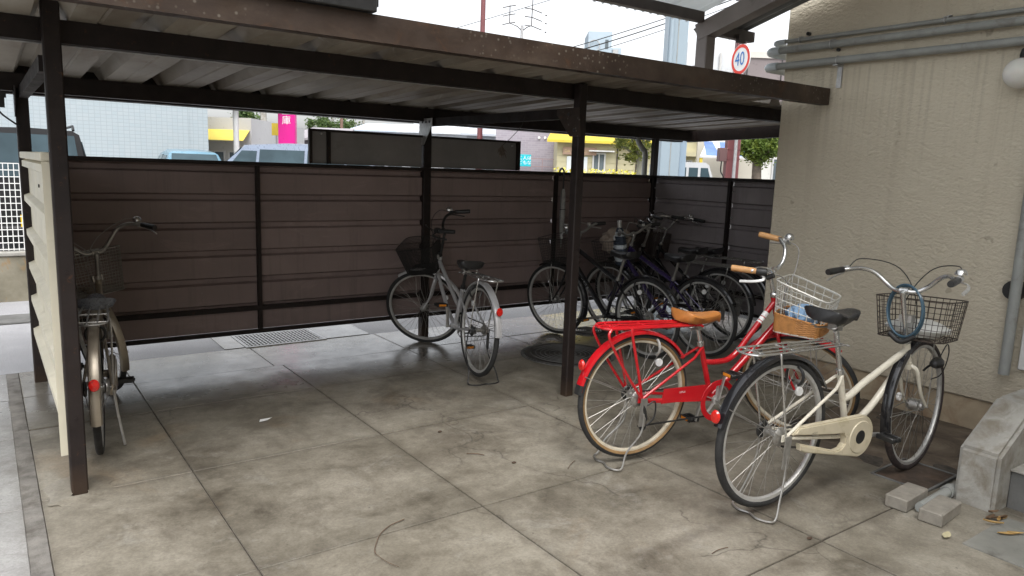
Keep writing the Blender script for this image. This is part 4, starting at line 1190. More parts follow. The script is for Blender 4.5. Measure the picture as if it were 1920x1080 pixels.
def blob(c, r, seed, k=.25, n=3, sc=3.0):
    bm_ = bmesh.new(); bmesh.ops.create_icosphere(bm_, subdivisions=n, radius=1)
    for v in bm_.verts:
        q = v.co.copy(); f = 1 + k * mnoise.noise(q * sc + Vector((seed, 0, 0))) + k * .4 * mnoise.noise(q * sc * 2.7 + Vector((0, seed, 0)))
        v.co = Vector((c[0] + q.x * r[0] * f, c[1] + q.y * r[1] * f, c[2] + q.z * r[2] * f))
    return MB().bm(bm_)

bikes = {}
# --- white bicycle, nearest
b, S, ax, per = bike('white', 2.808, 1.870, R(-5.0), R(1.6), R(10),
    'ivory white city bicycle with black saddle and wire basket, nearest the steps',
    dict(z=.022, R=.35, L=1.12, paint='white', bbx=.535, bbz=.285, htz=.70, hbz=.60, scz=.60, sz=.90, hz=.97, rise=.085, back=.19, barw=.28, tr=.017, tyre='tyre', ftyre='tyre_worn', guard='black_gloss', rg0=30, rg1=168, fg0=70, fg1=200,
         fork='white', bell=-1, case='full', case_text='AEGIS', text=('AEGIS', .030, 'print_k', .33), crank=R(-4), dynamo=True, lamp=True, amber=False, cable='black', cable_h=.08, rref=161,
         basket=dict(m='wire_rust', z0=.72, zb=.925, zf=.915, d=.25, w=.185, gap=.06, flare=.025, cell=.03, r=.0016), footx=-.05))
bikes['white'] = (b, S, ax)
e = empty('cable_lock', label='blue grey coiled cable lock hanging over the stem of the white bicycle', cat='lock')
e.parent = None
mw = Matrix.Translation(b.location) @ b.rotation_euler.to_matrix().to_4x4()
lk = MB()
cpt = ax(.86) + Vector((-.005, 0, 0))
for k in range(2):
    lk.tube([S(cpt + Vector((.025 - .02 * k + .03 * math.cos(a), .095 * math.cos(a), .13 * math.sin(a) + .01 * k))) for a in [2 * math.pi * i / 36 for i in range(36)]], .006, 8, closed=True)
lk.map(lambda p: mw @ p); o = lk.build('cable', M['blue_cable'], e)
lk = MB(); lk.tube(spline([S(cpt + Vector((.0, -.06, -.11))), S(cpt + Vector((-.01, 0, -.145))), S(cpt + Vector((.0, .06, -.11)))], 5), .013, 10); lk.map(lambda p: mw @ p); lk.build('lock_barrel', M['black'], e)
bb_ = b['_b']; wb_ = blob(((bb_[0] + bb_[1]) / 2, 0, .765), (.11, .15, .045), 4.0, .22)
wb_.map(lambda p: mw @ S(p)); wb_.build('white_bag', M['whitebag'], label='crumpled white plastic bag lying in the basket of the white bicycle', cat='bag')
# --- red bicycle
b, S, ax, per = bike('red', 2.688, 2.622, R(-10.7), R(1.7), R(-60),
    'bright red city bicycle with tan saddle, tan grips and wicker lined basket',
    dict(z=.022, R=.335, L=1.13, paint='red', bbx=.51, bbz=.29, htz=.85, hbz=.68, scz=.60, sz=.775, hz=1.0, rise=.085, back=.13, barw=.25, style='mixte', tr=.016, tr2=.020, rim='rim_cream', wall='gum', tyre='tyre', guard='red', rg0=35, rg1=172, tip=6, rref=150,
         saddle='tan', grip='tan_grip', shifter=True, bell=1, case='plate', derail=True, crank=R(82), rack_m='red', rack_r=.0075, rack_hoop=True, lock='cable', cable='cable', cable_h=-.03, text=('LEPUS', .020, 'print_g', .42), bands=((.30, .42), (.44, .52), (.54, .58)), sw=.095,
         basket=dict(m='wire_pale', z0=.68, upright=True, zb=.965, zf=.88, d=.24, w=.18, gap=.055, flare=.035, cell=.045, wicker=.36, r=.0026), footx=-.11))
mw = Matrix.Translation(b.location) @ b.rotation_euler.to_matrix().to_4x4(); bb_ = b['_b']
wb_ = blob(((bb_[0] + bb_[1]) / 2, 0, .765), (.09, .12, .065), 9.0, .25); wb_.map(lambda p: mw @ S(p)); wb_.build('blue_bag', M['bluebag'], label='pale blue cloth bundle in the wicker lined basket of the red bicycle', cat='bag')
# --- silver bicycle in the middle
bike('silver', 2.815, 4.30, R(79.7), R(2.9), R(57),
    'silver city bicycle with black mesh basket alone in the middle of the shelter',
    dict(z=.02, footx=-.13, R=.335, L=1.12, paint='silver', bbx=.47, htz=.78, hbz=.62, scz=.60, sz=.80, hz=1.0, rise=.07, back=.14, barw=.26, tr=.0155, crank=R(-92), bell=-1, bright='black', lever='black', cable='black', stand_m='black', rack_h=.05, rref=150, rg1=178,
         basket=dict(m='black', z0=.68, zb=.91, zf=.91, d=.25, w=.17, gap=.05, flare=.045, cell=.012, r=.0017)))
# --- champagne bicycle behind the left post
bike('champagne', .412, 4.12, R(82), R(0), R(25),
    'weathered champagne city bicycle behind the left front post, seen from the rear',
    dict(saddle='saddle_grey', R=.335, L=1.12, paint='champagne', htz=.76, hbz=.62, scz=.58, sz=.745, hz=.93, rise=.12, back=.19, barw=.275, bell=-1, crank=R(-32), stand='right', case='full', case_m='champagne', bright='steel', rack_m='steel', rref=162, rg1=195, amber=False,
         basket=dict(m='steel', z0=.66, zb=.93, zf=.90, d=.25, w=.19, gap=.06, flare=.03, cell=.02, r=.0014)))
# --- black and purple sport style bicycles
bike('black', 4.37, 4.133, R(95.1), R(-2.5), R(10),
    'black sport bicycle with straight tubes, partly hidden by the middle post',
    dict(R=.335, L=1.06, paint='black_gloss', style='vee', bbx=.44, htz=.86, hbz=.70, scz=.62, sz=.86, hz=.97, rise=.05, bar='flat', barw=.29, tr=.019, tr2=.022, guard='black_gloss', rack=False, bell=1, stand='side', crank=R(165), text=('-- = II B', .028, 'print_w', .42, 1), springs=False, bright='steel', rg0=40, rg1=150, rref=0, refl_a=1.2,
         basket=dict(m='black', z0=.70, zb=.93, zf=.92, d=.24, w=.17, gap=.06, cell=.022, r=.0014)))
b, S, ax, per = bike('purple', 4.861, 3.944, R(92.7), R(-5.5), R(5.5),
    'dark purple sport bicycle with a loaded basket next to the black one',
    dict(R=.335, L=1.06, paint='purple', style='vee', bbx=.44, htz=.86, hbz=.70, scz=.62, sz=.84, hz=.97, rise=.05, bar='flat', barw=.29, tr=.020, tr2=.022, guard='black_gloss', rack=False, stand='side', crank=R(20), springs=False, bright='steel', rg0=40, rg1=150, rref=0, refl_a=1.6,
         basket=dict(m='black', z0=.68, zb=.92, zf=.90, d=.25, w=.18, gap=.06, cell=.03, r=.0015)))
mw = Matrix.Translation(b.location) @ b.rotation_euler.to_matrix().to_4x4(); bb_ = b['_b']
wb_ = blob(((bb_[0] + bb_[1]) / 2, -.03, .88), (.14, .15, .12), 2.0, .3); wb_.map(lambda p: mw @ S(p)); wb_.build('beige_bag', M['beigecloth'], label='beige cloth bag heaped in the basket of the purple bicycle', cat='bag')
ub = empty('folded_umbrella', label='folded navy and white plaid umbrella standing up from the purple bicycle', cat='umbrella')
uc = Vector((bb_[0] - .02, .10, .70)); ud = Vector((.02, .03, 1)).normalized()
for k in range(9):
    mb = MB(); t0, t1 = k / 9, (k + 1) / 9
    rr = lambda t: .020 + .035 * math.sin(math.pi * min(1, .15 + .85 * t)) ** .8
    mb.lathe([(rr(t0 + (t1 - t0) * i / 3) * (1 + .12 * ((i + k) % 2)), .34 * (t0 + (t1 - t0) * i / 3)) for i in range(4)], (0, 0, 0), 'z', 12)
    mb.map(lambda p: mw @ S(uc + Vector((p.x * (1 + .25 * math.sin(5 * math.atan2(p.y, p.x))), p.y, p.z)) + ud * 0)); mb.build('cloth_band', M['plaid_l' if k % 3 == 1 else 'plaid_d'], ub)
mb = MB(); mb.cyl(uc + Vector((0, 0, .33)), uc + Vector((0, 0, .40)), .020, 12); mb.cyl(uc + Vector((0, 0, -.05)), uc + Vector((0, 0, .33)), .006, 8); mb.map(lambda p: mw @ S(p)); mb.build('handle', M['alloy'], ub)
# --- two dark city bicycles against the right wall
bike('dark1', 5.40, 4.22, R(98), R(-3), R(6),
    'dark city bicycle with a wide black saddle, second from the right wall',
    dict(R=.335, L=1.10, paint='black_gloss', htz=.80, hbz=.64, scz=.60, sz=.84, hz=.97, rise=.10, back=.20, barw=.28, bright='steel', crank=R(200), rack_m='steel', guard='black_gloss', cable='black', lever='black', rg1=170, rref=0,
         basket=dict(m='darkcloth', z0=.66, zb=.90, zf=.90, d=.26, w=.18, gap=.05, cell=.012, r=.002)))
bike('dark2', 5.70, 4.28, R(98), R(-2), R(-14),
    'dark city bicycle with chrome rack and lever, nearest the right wall',
    dict(R=.335, L=1.10, paint='black_gloss', htz=.80, hbz=.64, scz=.60, sz=.82, hz=.97, rise=.11, back=.20, barw=.28, bell=-1, crank=R(30), rack_h=.075, guard='black_gloss', lever='chrome', rg1=170, rref=0,
         basket=dict(m='darkcloth', z0=.66, zb=.91, zf=.91, d=.26, w=.18, gap=.05, cell=.012, r=.002)))

# --- clear umbrella hooked on the back wall
um = empty('hanging_umbrella', (4.615, 5.585, 1.49), label='folded clear plastic umbrella hooked over the top of the back wall', cat='umbrella')
mb = MB(); mb.tube(spline([(0, .06, -.04), (0, .065, .01), (0, .035, .035), (0, .005, .015), (0, 0, -.03), (0, 0, -.16)], 6), .009, 10); mb.build('hook_handle', M['black'], um)
mb = MB(); mb.lathe([(.012, -.16), (.022, -.2), (.026, -.4), (.018, -.62), (.006, -.70), (.004, -.74)], (0, 0, 0), 'z', 12); mb.map(lambda p: Vector((p.x * (1 + .3 * math.sin(4 * math.atan2(p.y, p.x))), p.y, p.z))); mb.build('folded_canopy', mat('clear_vinyl', (.34, .34, .33), .3, var=.2, vs=20), um)
mb = MB(); mb.ring((0, 0, -.36), .028, .004, 16, 6, 'z'); mb.build('strap', M['black'], um)
# --- dried bunch on a string from the tie beam
db = empty('dried_bunch', (3.06, 4.15, 1.86), label='small dried plant bunch hanging on a wire beside the middle post', cat='dried plant')
mb = MB(); mb.tube(spline([(0, 0, .02), (-.01, .02, -.06), (-.05, .08, -.14), (-.10, .12, -.20)], 5), .0022, 5); mb.build('wire', M['black'], db)
mb = MB()
for k in range(26):
    a = Vector((-.10, .12, -.20)); d = Vector((rnd.uniform(-.03, .03), rnd.uniform(-.03, .03), -rnd.uniform(.03, .09)))
    mb.tube([a, a + d * .5 + Vector((rnd.uniform(-.01, .01), 0, 0)), a + d], [.002, .005, .001], 4)
mb.build('stalks', mat('dried_stalk', (.08, .06, .045), .9, var=.3, vs=20), db)
# ================================================================ BACKGROUND
FH = Vector((math.cos(YAW), math.sin(YAW), 0))
def uv(u, v, z=0.0): return rt * u + FH * v + Vector((0, 0, z))
BR = YAW - math.pi / 2       # turns local x to the right and local y away from the viewer
def thing(name, u, v, label, cat, turn=0, group=None):
    return empty(name, uv(u, v), (0, 0, BR + R(turn)), label=label, cat=cat, group=group)
def bmat(n, c, **kw):
    kw.setdefault('var', .06); kw.setdefault('vs', .6); kw.setdefault('dirt', .08)
    return mat(n, c, kw.pop('rough', .75), **kw)
M['paneglass'] = glassmat('window_glass', (.10, .12, .13), .08)
M['carglass'] = glassmat('car_glass', (.035, .055, .065), .05)
M['wframe'] = bmat('window_frame', (.55, .55, .54))

def window(parent, x, z, w, h, y=0.0, frame=None, bars=1, proud=.05):
    f = MB(); t = .05
    f.box(x, x + w, y - proud, y - .002, z, z + t); f.box(x, x + w, y - proud, y - .002, z + h - t, z + h)
    f.box(x, x + t, y - proud, y - .002, z + t, z + h - t); f.box(x + w - t, x + w, y - proud, y - .002, z + t, z + h - t)
    for k in range(bars):
        xx = x + w * (k + 1) / (bars + 1); f.box(xx - t * .35, xx + t * .35, y - proud * .9, y - .002, z + t, z + h - t)
    fo = f.build('window', frame or M['wframe'], parent, smooth=False)
    n = bars + 1
    for k in range(n):
        a = x + w * k / n + t * .5; b_ = x + w * (k + 1) / n - t * .5
        p = MB(); p.box(a, b_, y - proud * .4, y - .003, z + t, z + h - t); p.build('pane', M['paneglass'], fo, smooth=False)
    return fo

# --- white tiled building on the left, its face parallel to the shelter
t = NT('white_tile'); p = t.coord()
br = t.new('ShaderNodeTexBrick'); t.l.new(t.mapping(p, (1, 1, 1), (0, 0, 0), (R(90), 0, 0)), br.inputs['Vector'])
br.offset = 0; br.inputs['Color1'].default_value = (.36, .415, .44, 1); br.inputs['Color2'].default_value = (.385, .43, .45, 1); br.inputs['Mortar'].default_value = (.315, .36, .38, 1)
br.inputs['Scale'].default_value = 1; br.inputs['Brick Width'].default_value = .139; br.inputs['Row Height'].default_value = .10; br.inputs['Mortar Size'].default_value = .008
M['tile'] = t.set(col=br.outputs['Color'], rough=.3, normal=t.bump(t.math('SUBTRACT', 1.0, br.outputs['Fac']), .4, .004))
tb_ = empty('tiled_building', (5.53, 23.15, 0), label='large white tiled building behind the left half of the shelter', cat='building')
MB().box(-22, -.52, 0, 10, 0, 4.4).build('wall', M['tile'], tb_, smooth=False)
MB().box(-.517, 0, .02, 10, 0, 4.4).build('corner_pier', M['tile'], tb_, smooth=False)
MB().box(-22, .25, -.15, 10.1, 4.4, 4.6).build('parapet', M['wframe'], tb_, smooth=False)
pc_ = MB(); pc_.box(.0, 2.3, .45, 1.25, 3.13, 3.32); o = pc_.build('porch_roof', bmat('pink_trim', (.55, .45, .42)), tb_, smooth=False)
MB().cyl((1.0, .75, 0), (1.0, .75, 3.13), .085, 14).build('porch_column', M['wframe'], tb_)
# --- white lattice fence on a stained low wall
lf = empty('lattice_fence', (0, 9.0, .48), label='white welded lattice fence on top of the stained concrete wall', cat='fence')
lm_ = MB()
for k in range(62): lm_.cyl((-2.2 + k * .045, 0, .03), (-2.2 + k * .045, 0, .91), .004, 5)
for k in range(14): lm_.box(-2.22, .56, -.004, .004, .04 + k * .0665, .048 + k * .0665)
lm_.build('mesh_panel', M['print_w'], lf)
for x in (-2.25, .115 - .30): 
    MB().box(x - .035, x + .035, -.04, .04, 0, .95, .006).build('post', M['print_w'], lf)
lwm = NT('stained_wall'); p = lwm.coord()
bc = lwm.ramp(lwm.noise(p, 2.2, 7, .6), [(.3, (.10, .09, .06)), (.55, (.22, .20, .15)), (.75, (.30, .28, .22))])
rsn = lwm.ramp(lwm.noise(lwm.mapping(p, (7, 7, 2.2)), 1.6, 8, .7, .5), [(.54, 0), (.66, 1)])
bc = lwm.mix(lwm.math('MULTIPLY', rsn, .65), bc, (.30, .15, .035))
M['stained'] = lwm.set(col=bc, rough=.9, normal=lwm.bump(lwm.noise(p, 30, 5), .4, .01))
lo_ = MB(); lo_.box(-8, 3.2, 8.93, 9.07, -.02, .46, .008); o = lo_.build('low_wall', M['stained'], label='low concrete wall with rust and moss stains carrying the lattice fence', cat='wall')
cpw = MB(); cpw.box(-8, 3.2, 8.91, 9.09, .4605, .50, .008); cpw.build('coping', M['cement'], o)

# --- cars
def car(root, Lc, W, H, prof, paint, belt, glass_spans, wheels=True, plate=None, roof_m=None, front_glass=True, rails=False):
    """prof: [(x, z_hood/roof top, half width at top)] from front x=0 to rear; y is across; local x along the car"""
    body = MB(); n = len(prof); ring = []
    for (x, zt, ht) in prof:
        hb_ = W / 2
        zb = .28; mid = min(belt, zt - .02)
        pts = [(x, -hb_ * .93, zb), (x, -hb_, .5), (x, -hb_ * .985, mid), (x, -ht, zt - .05 if zt > belt + .1 else zt - .015), (x, -ht * .86, zt), (x, 0, zt + .018), (x, ht * .86, zt), (x, ht, zt - .05 if zt > belt + .1 else zt - .015), (x, hb_ * .985, mid), (x, hb_, .5), (x, hb_ * .93, zb)]
        ring.append(pts)
    k = 11
    for pts in ring: body.v += pts
    for i in range(n - 1):
        for j in range(k - 1): body.f.append((i * k + j, i * k + j + 1, (i + 1) * k + j + 1, (i + 1) * k + j))
        body.f.append((i * k + k - 1, i * k, (i + 1) * k, (i + 1) * k + k - 1))
    body.f.append(tuple(range(k))); body.f.append(tuple(range((n - 1) * k, n * k)))
    bo = body.build('body', paint, root, ang=32)
    def sec(x):
        for i in range(n - 1):
            if prof[i][0] <= x <= prof[i + 1][0]:
                f = (x - prof[i][0]) / (prof[i + 1][0] - prof[i][0]); return prof[i][1] + (prof[i + 1][1] - prof[i][1]) * f, prof[i][2] + (prof[i + 1][2] - prof[i][2]) * f
        return prof[-1][1], prof[-1][2]
    for (a, b_, z0, z1) in glass_spans:
        for s2 in (-1, 1):
            q = []
            for (x, z) in ((a[0], z0), (b_[0], z0), (b_[1], z1), (a[1], z1)):
                zt, ht = sec(x); f = max(0, min(1, (z - belt) / max(.05, zt - .05 - belt)))
                q.append(Vector((x, s2 * (W / 2 * .985 + (ht - W / 2 * .985) * f + .022), z)))
            g = MB(); g.poly(q, (0, -s2 * .03, 0)); g.build('side_window', M['carglass'], root, smooth=False)
    if front_glass:
        for (i0, i1, nm) in front_glass:
            q = []
            (xa, za, wa), (xb, zb_, wb_) = prof[i0], prof[i1]
            d = Vector((xb - xa, 0, zb_ - za)).normalized(); nrm = Vector((-d.z, 0, d.x)) * .02
            if nrm.z < 0: nrm = -nrm
            f0, f1 = .08, .90
            for (f, s2) in ((f0, -1), (f0, 1), (f1, 1), (f1, -1)):
                w_ = (wa + (wb_ - wa) * f) * .88
                q.append(Vector((xa + (xb - xa) * f, s2 * w_, za + (zb_ - za) * f)) + nrm)
            g = MB(); g.poly(q, -nrm * .6); g.build(nm, M['carglass'], root, smooth=False)
    for xw in (Lc * .18, Lc * .81):
        for s2 in (-1, 1):
            wmb = MB(); wmb.lathe([(0, -.08), (.19, -.085), (.28, -.07), (.30, -.03), (.30, .05), (0, .05)], (xw, s2 * (W / 2 - .07), .30), 'y', 22)
            if s2 > 0: wmb.map(lambda p_: Vector((p_.x, 2 * (W / 2 - .07) - p_.y, p_.z)))
            wo = wmb.build('wheel', M['tyre'], root)
            hmb = MB(); hmb.lathe([(0, -.09), (.17, -.088), (.18, -.075)], (xw, s2 * (W / 2 - .07), .30), 'y', 18)
            if s2 > 0: hmb.map(lambda p_: Vector((p_.x, 2 * (W / 2 - .07) - p_.y, p_.z)))
            hmb.build('hubcap', M['alloy'], wo)
    for s2 in (-1, 1):
        h_ = MB(); h_.box(-.015, .06, s2 * W * .36 - .13, s2 * W * .36 + .13, .62, .78, .02); h_.build('headlight', M['clear'], root)
        h_ = MB(); h_.box(Lc - .05, Lc + .012, s2 * W * .44 - .06, s2 * W * .44 + .06, .75, 1.05, .015); h_.build('tail_light', M['lens'], root)
    for (xx, dd) in ((-.012, -.012), (Lc + .006, .012)):
        pl = MB(); pl.box(xx, xx + dd, -.165, .165, .50, .665); pl.build('number_plate', M[plate] if plate else M['print_w'], root, smooth=False)
    MB().box(-.06, .10, -W * .47, W * .47, .30, .48, .03).build('bumper', paint, root); MB().box(Lc - .10, Lc + .03, -W * .47, W * .47, .32, .52, .03).build('bumper', paint, root)
    if rails:
        for s2 in (-1, 1):
            r_ = MB(); r_.tube([(Lc * .35, s2 * prof[3][2] * .9, H - .01), (Lc * .37, s2 * prof[3][2] * .9, H + .05), (Lc * .9, s2 * prof[3][2] * .9, H + .05), (Lc * .92, s2 * prof[3][2] * .9, H - .01)], .018, 8); r_.build('roof_rail', M['black'], root)
    return bo
M['plate_y'] = mat('yellow_plate', (.75, .48, .02), .4, var=.05)
M['car_black'] = mat('car_black_paint', (.012, .012, .013), .35, var=.1, spec=.3)
M['car_blue'] = mat('car_blue_paint', (.10, .22, .30), .3, var=.06, coat=.6)
M['car_pale'] = mat('car_pale_paint', (.17, .21, .28), .3, .2, var=.06, coat=.6)
M['car_white'] = mat('car_white_paint', (.50, .51, .52), .22, var=.04, coat=.5)
kc = empty('parked_car', (.57, 15.4, 0), (0, 0, R(-90)), label='black boxy small car with yellow plate behind the lattice fence', cat='car', group='parked cars')
car(kc, 3.4, 1.5, 1.84, [(0, .78, .60), (.10, .98, .64), (.55, 1.12, .66), (1.05, 1.80, .60), (2.2, 1.84, .61), (3.22, 1.82, .60), (3.36, 1.10, .68), (3.4, .70, .66)], M['car_black'], 1.08, [((1.0, 1.25), (1.85, 1.85), 1.14, 1.66), ((1.93, 1.93), (2.55, 2.55), 1.14, 1.68), ((2.63, 2.63), (3.2, 3.12), 1.14, 1.68)], plate='plate_y', front_glass=[(2, 3, 'windscreen'), (6, 5, 'rear_window')], rails=True)
hc = empty('parked_car', uv(-7.45, 17.7), (0, 0, BR + R(122)), label='light blue hatchback parked in front of the white tiled building', cat='car', group='parked cars')
car(hc, 3.6, 1.62, 1.72, [(0, .70, .62), (.12, .88, .66), (.80, 1.05, .70), (1.35, 1.66, .58), (2.2, 1.72, .58), (3.2, 1.66, .56), (3.52, 1.05, .70), (3.6, .68, .68)], M['car_blue'], 1.02, [((1.25, 1.5), (2.0, 2.0), 1.08, 1.56), ((2.08, 2.08), (2.75, 2.7), 1.08, 1.58), ((2.83, 2.8), (3.3, 3.1), 1.08, 1.54)], front_glass=[(2, 3, 'windscreen'), (6, 5, 'rear_window')])
vc = empty('parked_van', uv(-8.0, 19.3), (0, 0, BR), label='pale blue minivan with dark side windows left of the raised panels', cat='van', group='parked cars')
car(vc, 4.6, 1.7, 1.95, [(0, .78, .62), (.10, .98, .66), (.42, 1.14, .70), (1.15, 1.88, .60), (2.2, 1.95, .62), (4.35, 1.92, .60), (4.53, 1.15, .74), (4.6, .75, .72)], M['car_pale'], 1.12, [((.72, 1.12), (1.5, 1.5), 1.20, 1.74), ((1.58, 1.58), (2.7, 2.7), 1.20, 1.78), ((2.78, 2.78), (3.7, 3.7), 1.20, 1.78), ((3.78, 3.78), (4.38, 4.3), 1.20, 1.74)], front_glass=[(2, 3, 'windscreen'), (6, 5, 'rear_window')])
# white pickup beyond the corner
pk = empty('parked_truck', uv(3.62, 17.0), (0, 0, BR), label='white small pickup truck in front of the gabled yellow house', cat='truck', group='parked cars')
mb = MB()
prf = [(-1.6, .95), (-1.58, .5), (.05, .45), (1.0, .45), (1.02, 1.1), (.92, 1.35), (.78, 1.74), (.70, 1.80), (-.22, 1.80), (-.32, 1.74), (-.40, .98)]
mb.poly([(a, 0, b) for a, b in prf], (0, 1.45, 0)); mb.build('body', M['car_white'], pk, ang=25)
mb = MB(); mb.box(-1.62, -.42, .02, 1.43, .93, 1.0); mb.build('cargo_bed', M['galv'], pk, smooth=False)
for (q) in ([(-.34, 1.12), (-.06, 1.12), (-.06, 1.68), (-.26, 1.68)], [(.0, 1.12), (.26, 1.12), (.26, 1.68), (.0, 1.68)], [(.32, 1.12), (.53, 1.12), (.53, 1.68), (.32, 1.68)], [(.59, 1.12), (.92, 1.12), (.75, 1.68), (.59, 1.68)]):
    mb = MB(); mb.poly([(a, -.006, b) for a, b in q], (0, .01, 0)); mb.build('side_window', M['carglass'], pk, smooth=False)
for xw in (-1.1, .62):
    for y_ in (.0, 1.30):
        mb = MB(); mb.lathe([(0, 0), (.20, -.02), (.27, 0), (.28, .04), (.28, .15), (0, .15)], (xw, y_, .28), 'y', 20); mb.build('wheel', M['tyre'], pk)
sv = empty('parked_car', uv(5.92, 16.6), (0, 0, BR + R(20)), label='white rounded car beside the thick trunk of the right street tree', cat='car', group='parked cars')
car(sv, 3.5, 1.6, 1.66, [(0, .70, .62), (.12, .92, .66), (.6, 1.10, .68), (1.15, 1.60, .58), (2.2, 1.66, .58), (3.1, 1.60, .56), (3.42, 1.05, .70), (3.5, .68, .68)], M['car_white'], 1.05, [((1.05, 1.35), (1.9, 1.9), 1.10, 1.50), ((1.98, 1.98), (2.8, 2.7), 1.10, 1.50)], front_glass=[(2, 3, 'windscreen'), (6, 5, 'rear_window')])

# --- shops and houses
ya = thing('yellow_awning_shop', -10.6, 25, 'low grey shop with a bright yellow awning beside the tiled building', 'shop')
MB().box(-3.5, 1.5, .6, 7, 0, 2.92).build('wall', bmat('pale_grey_render', (.50, .50, .50)), ya, smooth=False)
MB().poly([(-3.5, -.5, 2.12), (1.62, -.5, 2.12), (1.45, .6, 2.50), (-3.5, .6, 2.50)], (0, .02, .02)).build('awning', bmat('yellow_awning', (.70, .56, .10)), ya, smooth=False)
for k in range(3): window(ya, -1.0 + k * .85, .6, .75, 1.2, .6)
ss = thing('bank_sign', -7.40, 24, 'tall magenta sign pillar with two white characters', 'sign')
MB().box(-.27, .27, 0, .22, 1.0, 4.2, .01).build('sign_panel', mat('magenta_panel', (.60, .003, .22), .35, var=.03), ss)
MB().box(-.18, .18, .04, .18, 0, 1.0).build('pillar', M['galv'], ss, smooth=False)
for (chh, z) in (('信', 3.72), ('用', 3.42), ('金', 3.115), ('庫', 2.81)):
    vs, fs = text_geo(chh, .29); xm = (min(v.x for v in vs) + max(v.x for v in vs)) / 2; zm = (min(v.y for v in vs) + max(v.y for v in vs)) / 2
    MB().add([(v.x - xm, -.004, z + v.y - zm) for v in vs], fs).build('lettering', M['print_w'], ss, recalc=False)
def pole(u, v, h, r, label, name='utility_pole', ma=None, cat='pole', arms=(), group=None, z0=0):
    e = thing(name, u, v, label, cat, group=group)
    MB().tube([(0, 0, z0), (0, 0, h)], [r, r * .75], 14).build('pole_shaft', ma or M['cement'], e)
    for (a, b, z) in arms: MB().box(a, b, -.05, .05, z - .05, z + .05).build('cross_arm', M['galv'], e, smooth=False)
    return e
pole(-9.48, 28, 9, .12, 'pale concrete utility pole left of the magenta sign', arms=((-.9, .9, 8.5),), group='utility poles')
pole(-15.3, 62, 8.2, .12, 'thin far utility pole left of the far trees', arms=((-1, 1, 6.0), (-1, 1, 6.7)), group='utility poles')
pole(-13.6, 58, 9, .13, 'brown far utility pole between the far trees', ma=bmat('wood_brown', (.2, .12, .09)), arms=((-1, 1, 5.9),), group='utility poles')
pole(-12.3, 60, 9, .12, 'grey far utility pole right of the far trees', arms=((-.8, .8, 5.7),), group='utility poles')
rm_ = mat('red_brown_steel', (.17, .055, .058), .5, var=.08, vs=2, dirt=.08)
pole(-1.5, 30, 9.5, .12, 'tall red brown steel pole rising behind the shelter roof', 'steel_pole', rm_, group='red brown poles')
# antenna pole
an = pole(.05, 35, 8.0, .09, 'slim grey pole carrying two stacks of antenna rods', 'antenna_pole', M['galv'])
mb = MB()
mb.tube([(0, 0, 7.75), (-.22, 0, 7.95), (-.58, 0, 8.08), (-.58, 0, 8.85)], .022, 6)
for z in (8.08, 8.45, 8.82): mb.tube([(-.90, -.1, z - .10), (-.58, 0, z), (-.32, .1, z + .06)], .022, 5)
mb.build('antenna_arm', M['canopy_dark'], an)
mb = MB(); mb.tube([(0, 0, 7.75), (.22, 0, 7.92), (.42, 0, 8.0), (.45, 0, 9.15)], .022, 6)
for z in (7.98, 8.36, 8.72): mb.tube([(.10, -.1, z + .02), (.45, 0, z), (.90, .1, z - .14)], .022, 5); mb.cyl((1.04, .1, z - .22), (1.12, .1, z - .24), .03, 6)
mb.build('antenna_arm', M['canopy_dark'], an)
# lilac brick block with turquoise sign
lt = NT('lilac_brick'); p = lt.coord()
b_ = lt.new('ShaderNodeTexBrick'); lt.l.new(lt.mapping(p, (1, 1, 1), (0, 0, 0), (R(90), 0, 0)), b_.inputs['Vector']); b_.inputs['Scale'].default_value = 1
b_.inputs['Brick Width'].default_value = .22; b_.inputs['Row Height'].default_value = .075; b_.inputs['Mortar Size'].default_value = .006
b_.inputs['Color1'].default_value = (.29, .26, .295, 1); b_.inputs['Color2'].default_value = (.335, .305, .34, 1); b_.inputs['Mortar'].default_value = (.37, .35, .38, 1)
M['lilac'] = lt.set(col=b_.outputs['Color'], rough=.85)
lb_ = thing('lilac_building', .85, 26, 'lilac grey brick building with a turquoise sign right of the raised panels', 'building')
MB().box(-1.6, .95, .3, 8, 0, 4.4).build('wall', M['lilac'], lb_, smooth=False)
for k in range(3): MB().lathe([(0, -.06), (.04, -.05), (.05, 0)], (-.08 + k * .21, .3, 2.62 + .004 * k), 'y', 14).build('vent_cap', M['print_w'], lb_)
MB().cyl((.80, .2, 0), (.80, .2, 4.2), .045, 10).build('downpipe', bmat('lilac_pipe', (.33, .27, .32)), lb_)
MB().box(-1.6, 1.7, -.3, -.1, 0, 1.45).build('garden_wall', bmat('pink_wall', (.42, .36, .35)), lb_, smooth=False)
rl = MB()
for z in (1.62, 1.88): rl.box(-1.6, 1.7, -.22, -.18, z, z + .02)
for k in range(9): rl.box(-1.6 + k * .41, -1.58 + k * .41, -.22, -.18, 1.45, 1.9)
rl.build('railing', bmat('railing_red', (.35, .24, .24)), lb_, smooth=False)
ts = thing('turquoise_sign', .14, 25.6, 'small turquoise notice board with two lines of white characters', 'sign')
MB().box(-.42, .36, 0, .03, 1.62, 2.02, .004).build('board', mat('turquoise', (.01, .48, .56), .4, var=.04), ts)
for (txt, z) in (('たらこ人は', 1.90), ('かとどもな', 1.74)):
    vs, fs = text_geo(txt, .15); MB().add([(v.x, -.004, z + v.y) for v in vs], fs).build('lettering', M['print_w'], ts, recalc=False)
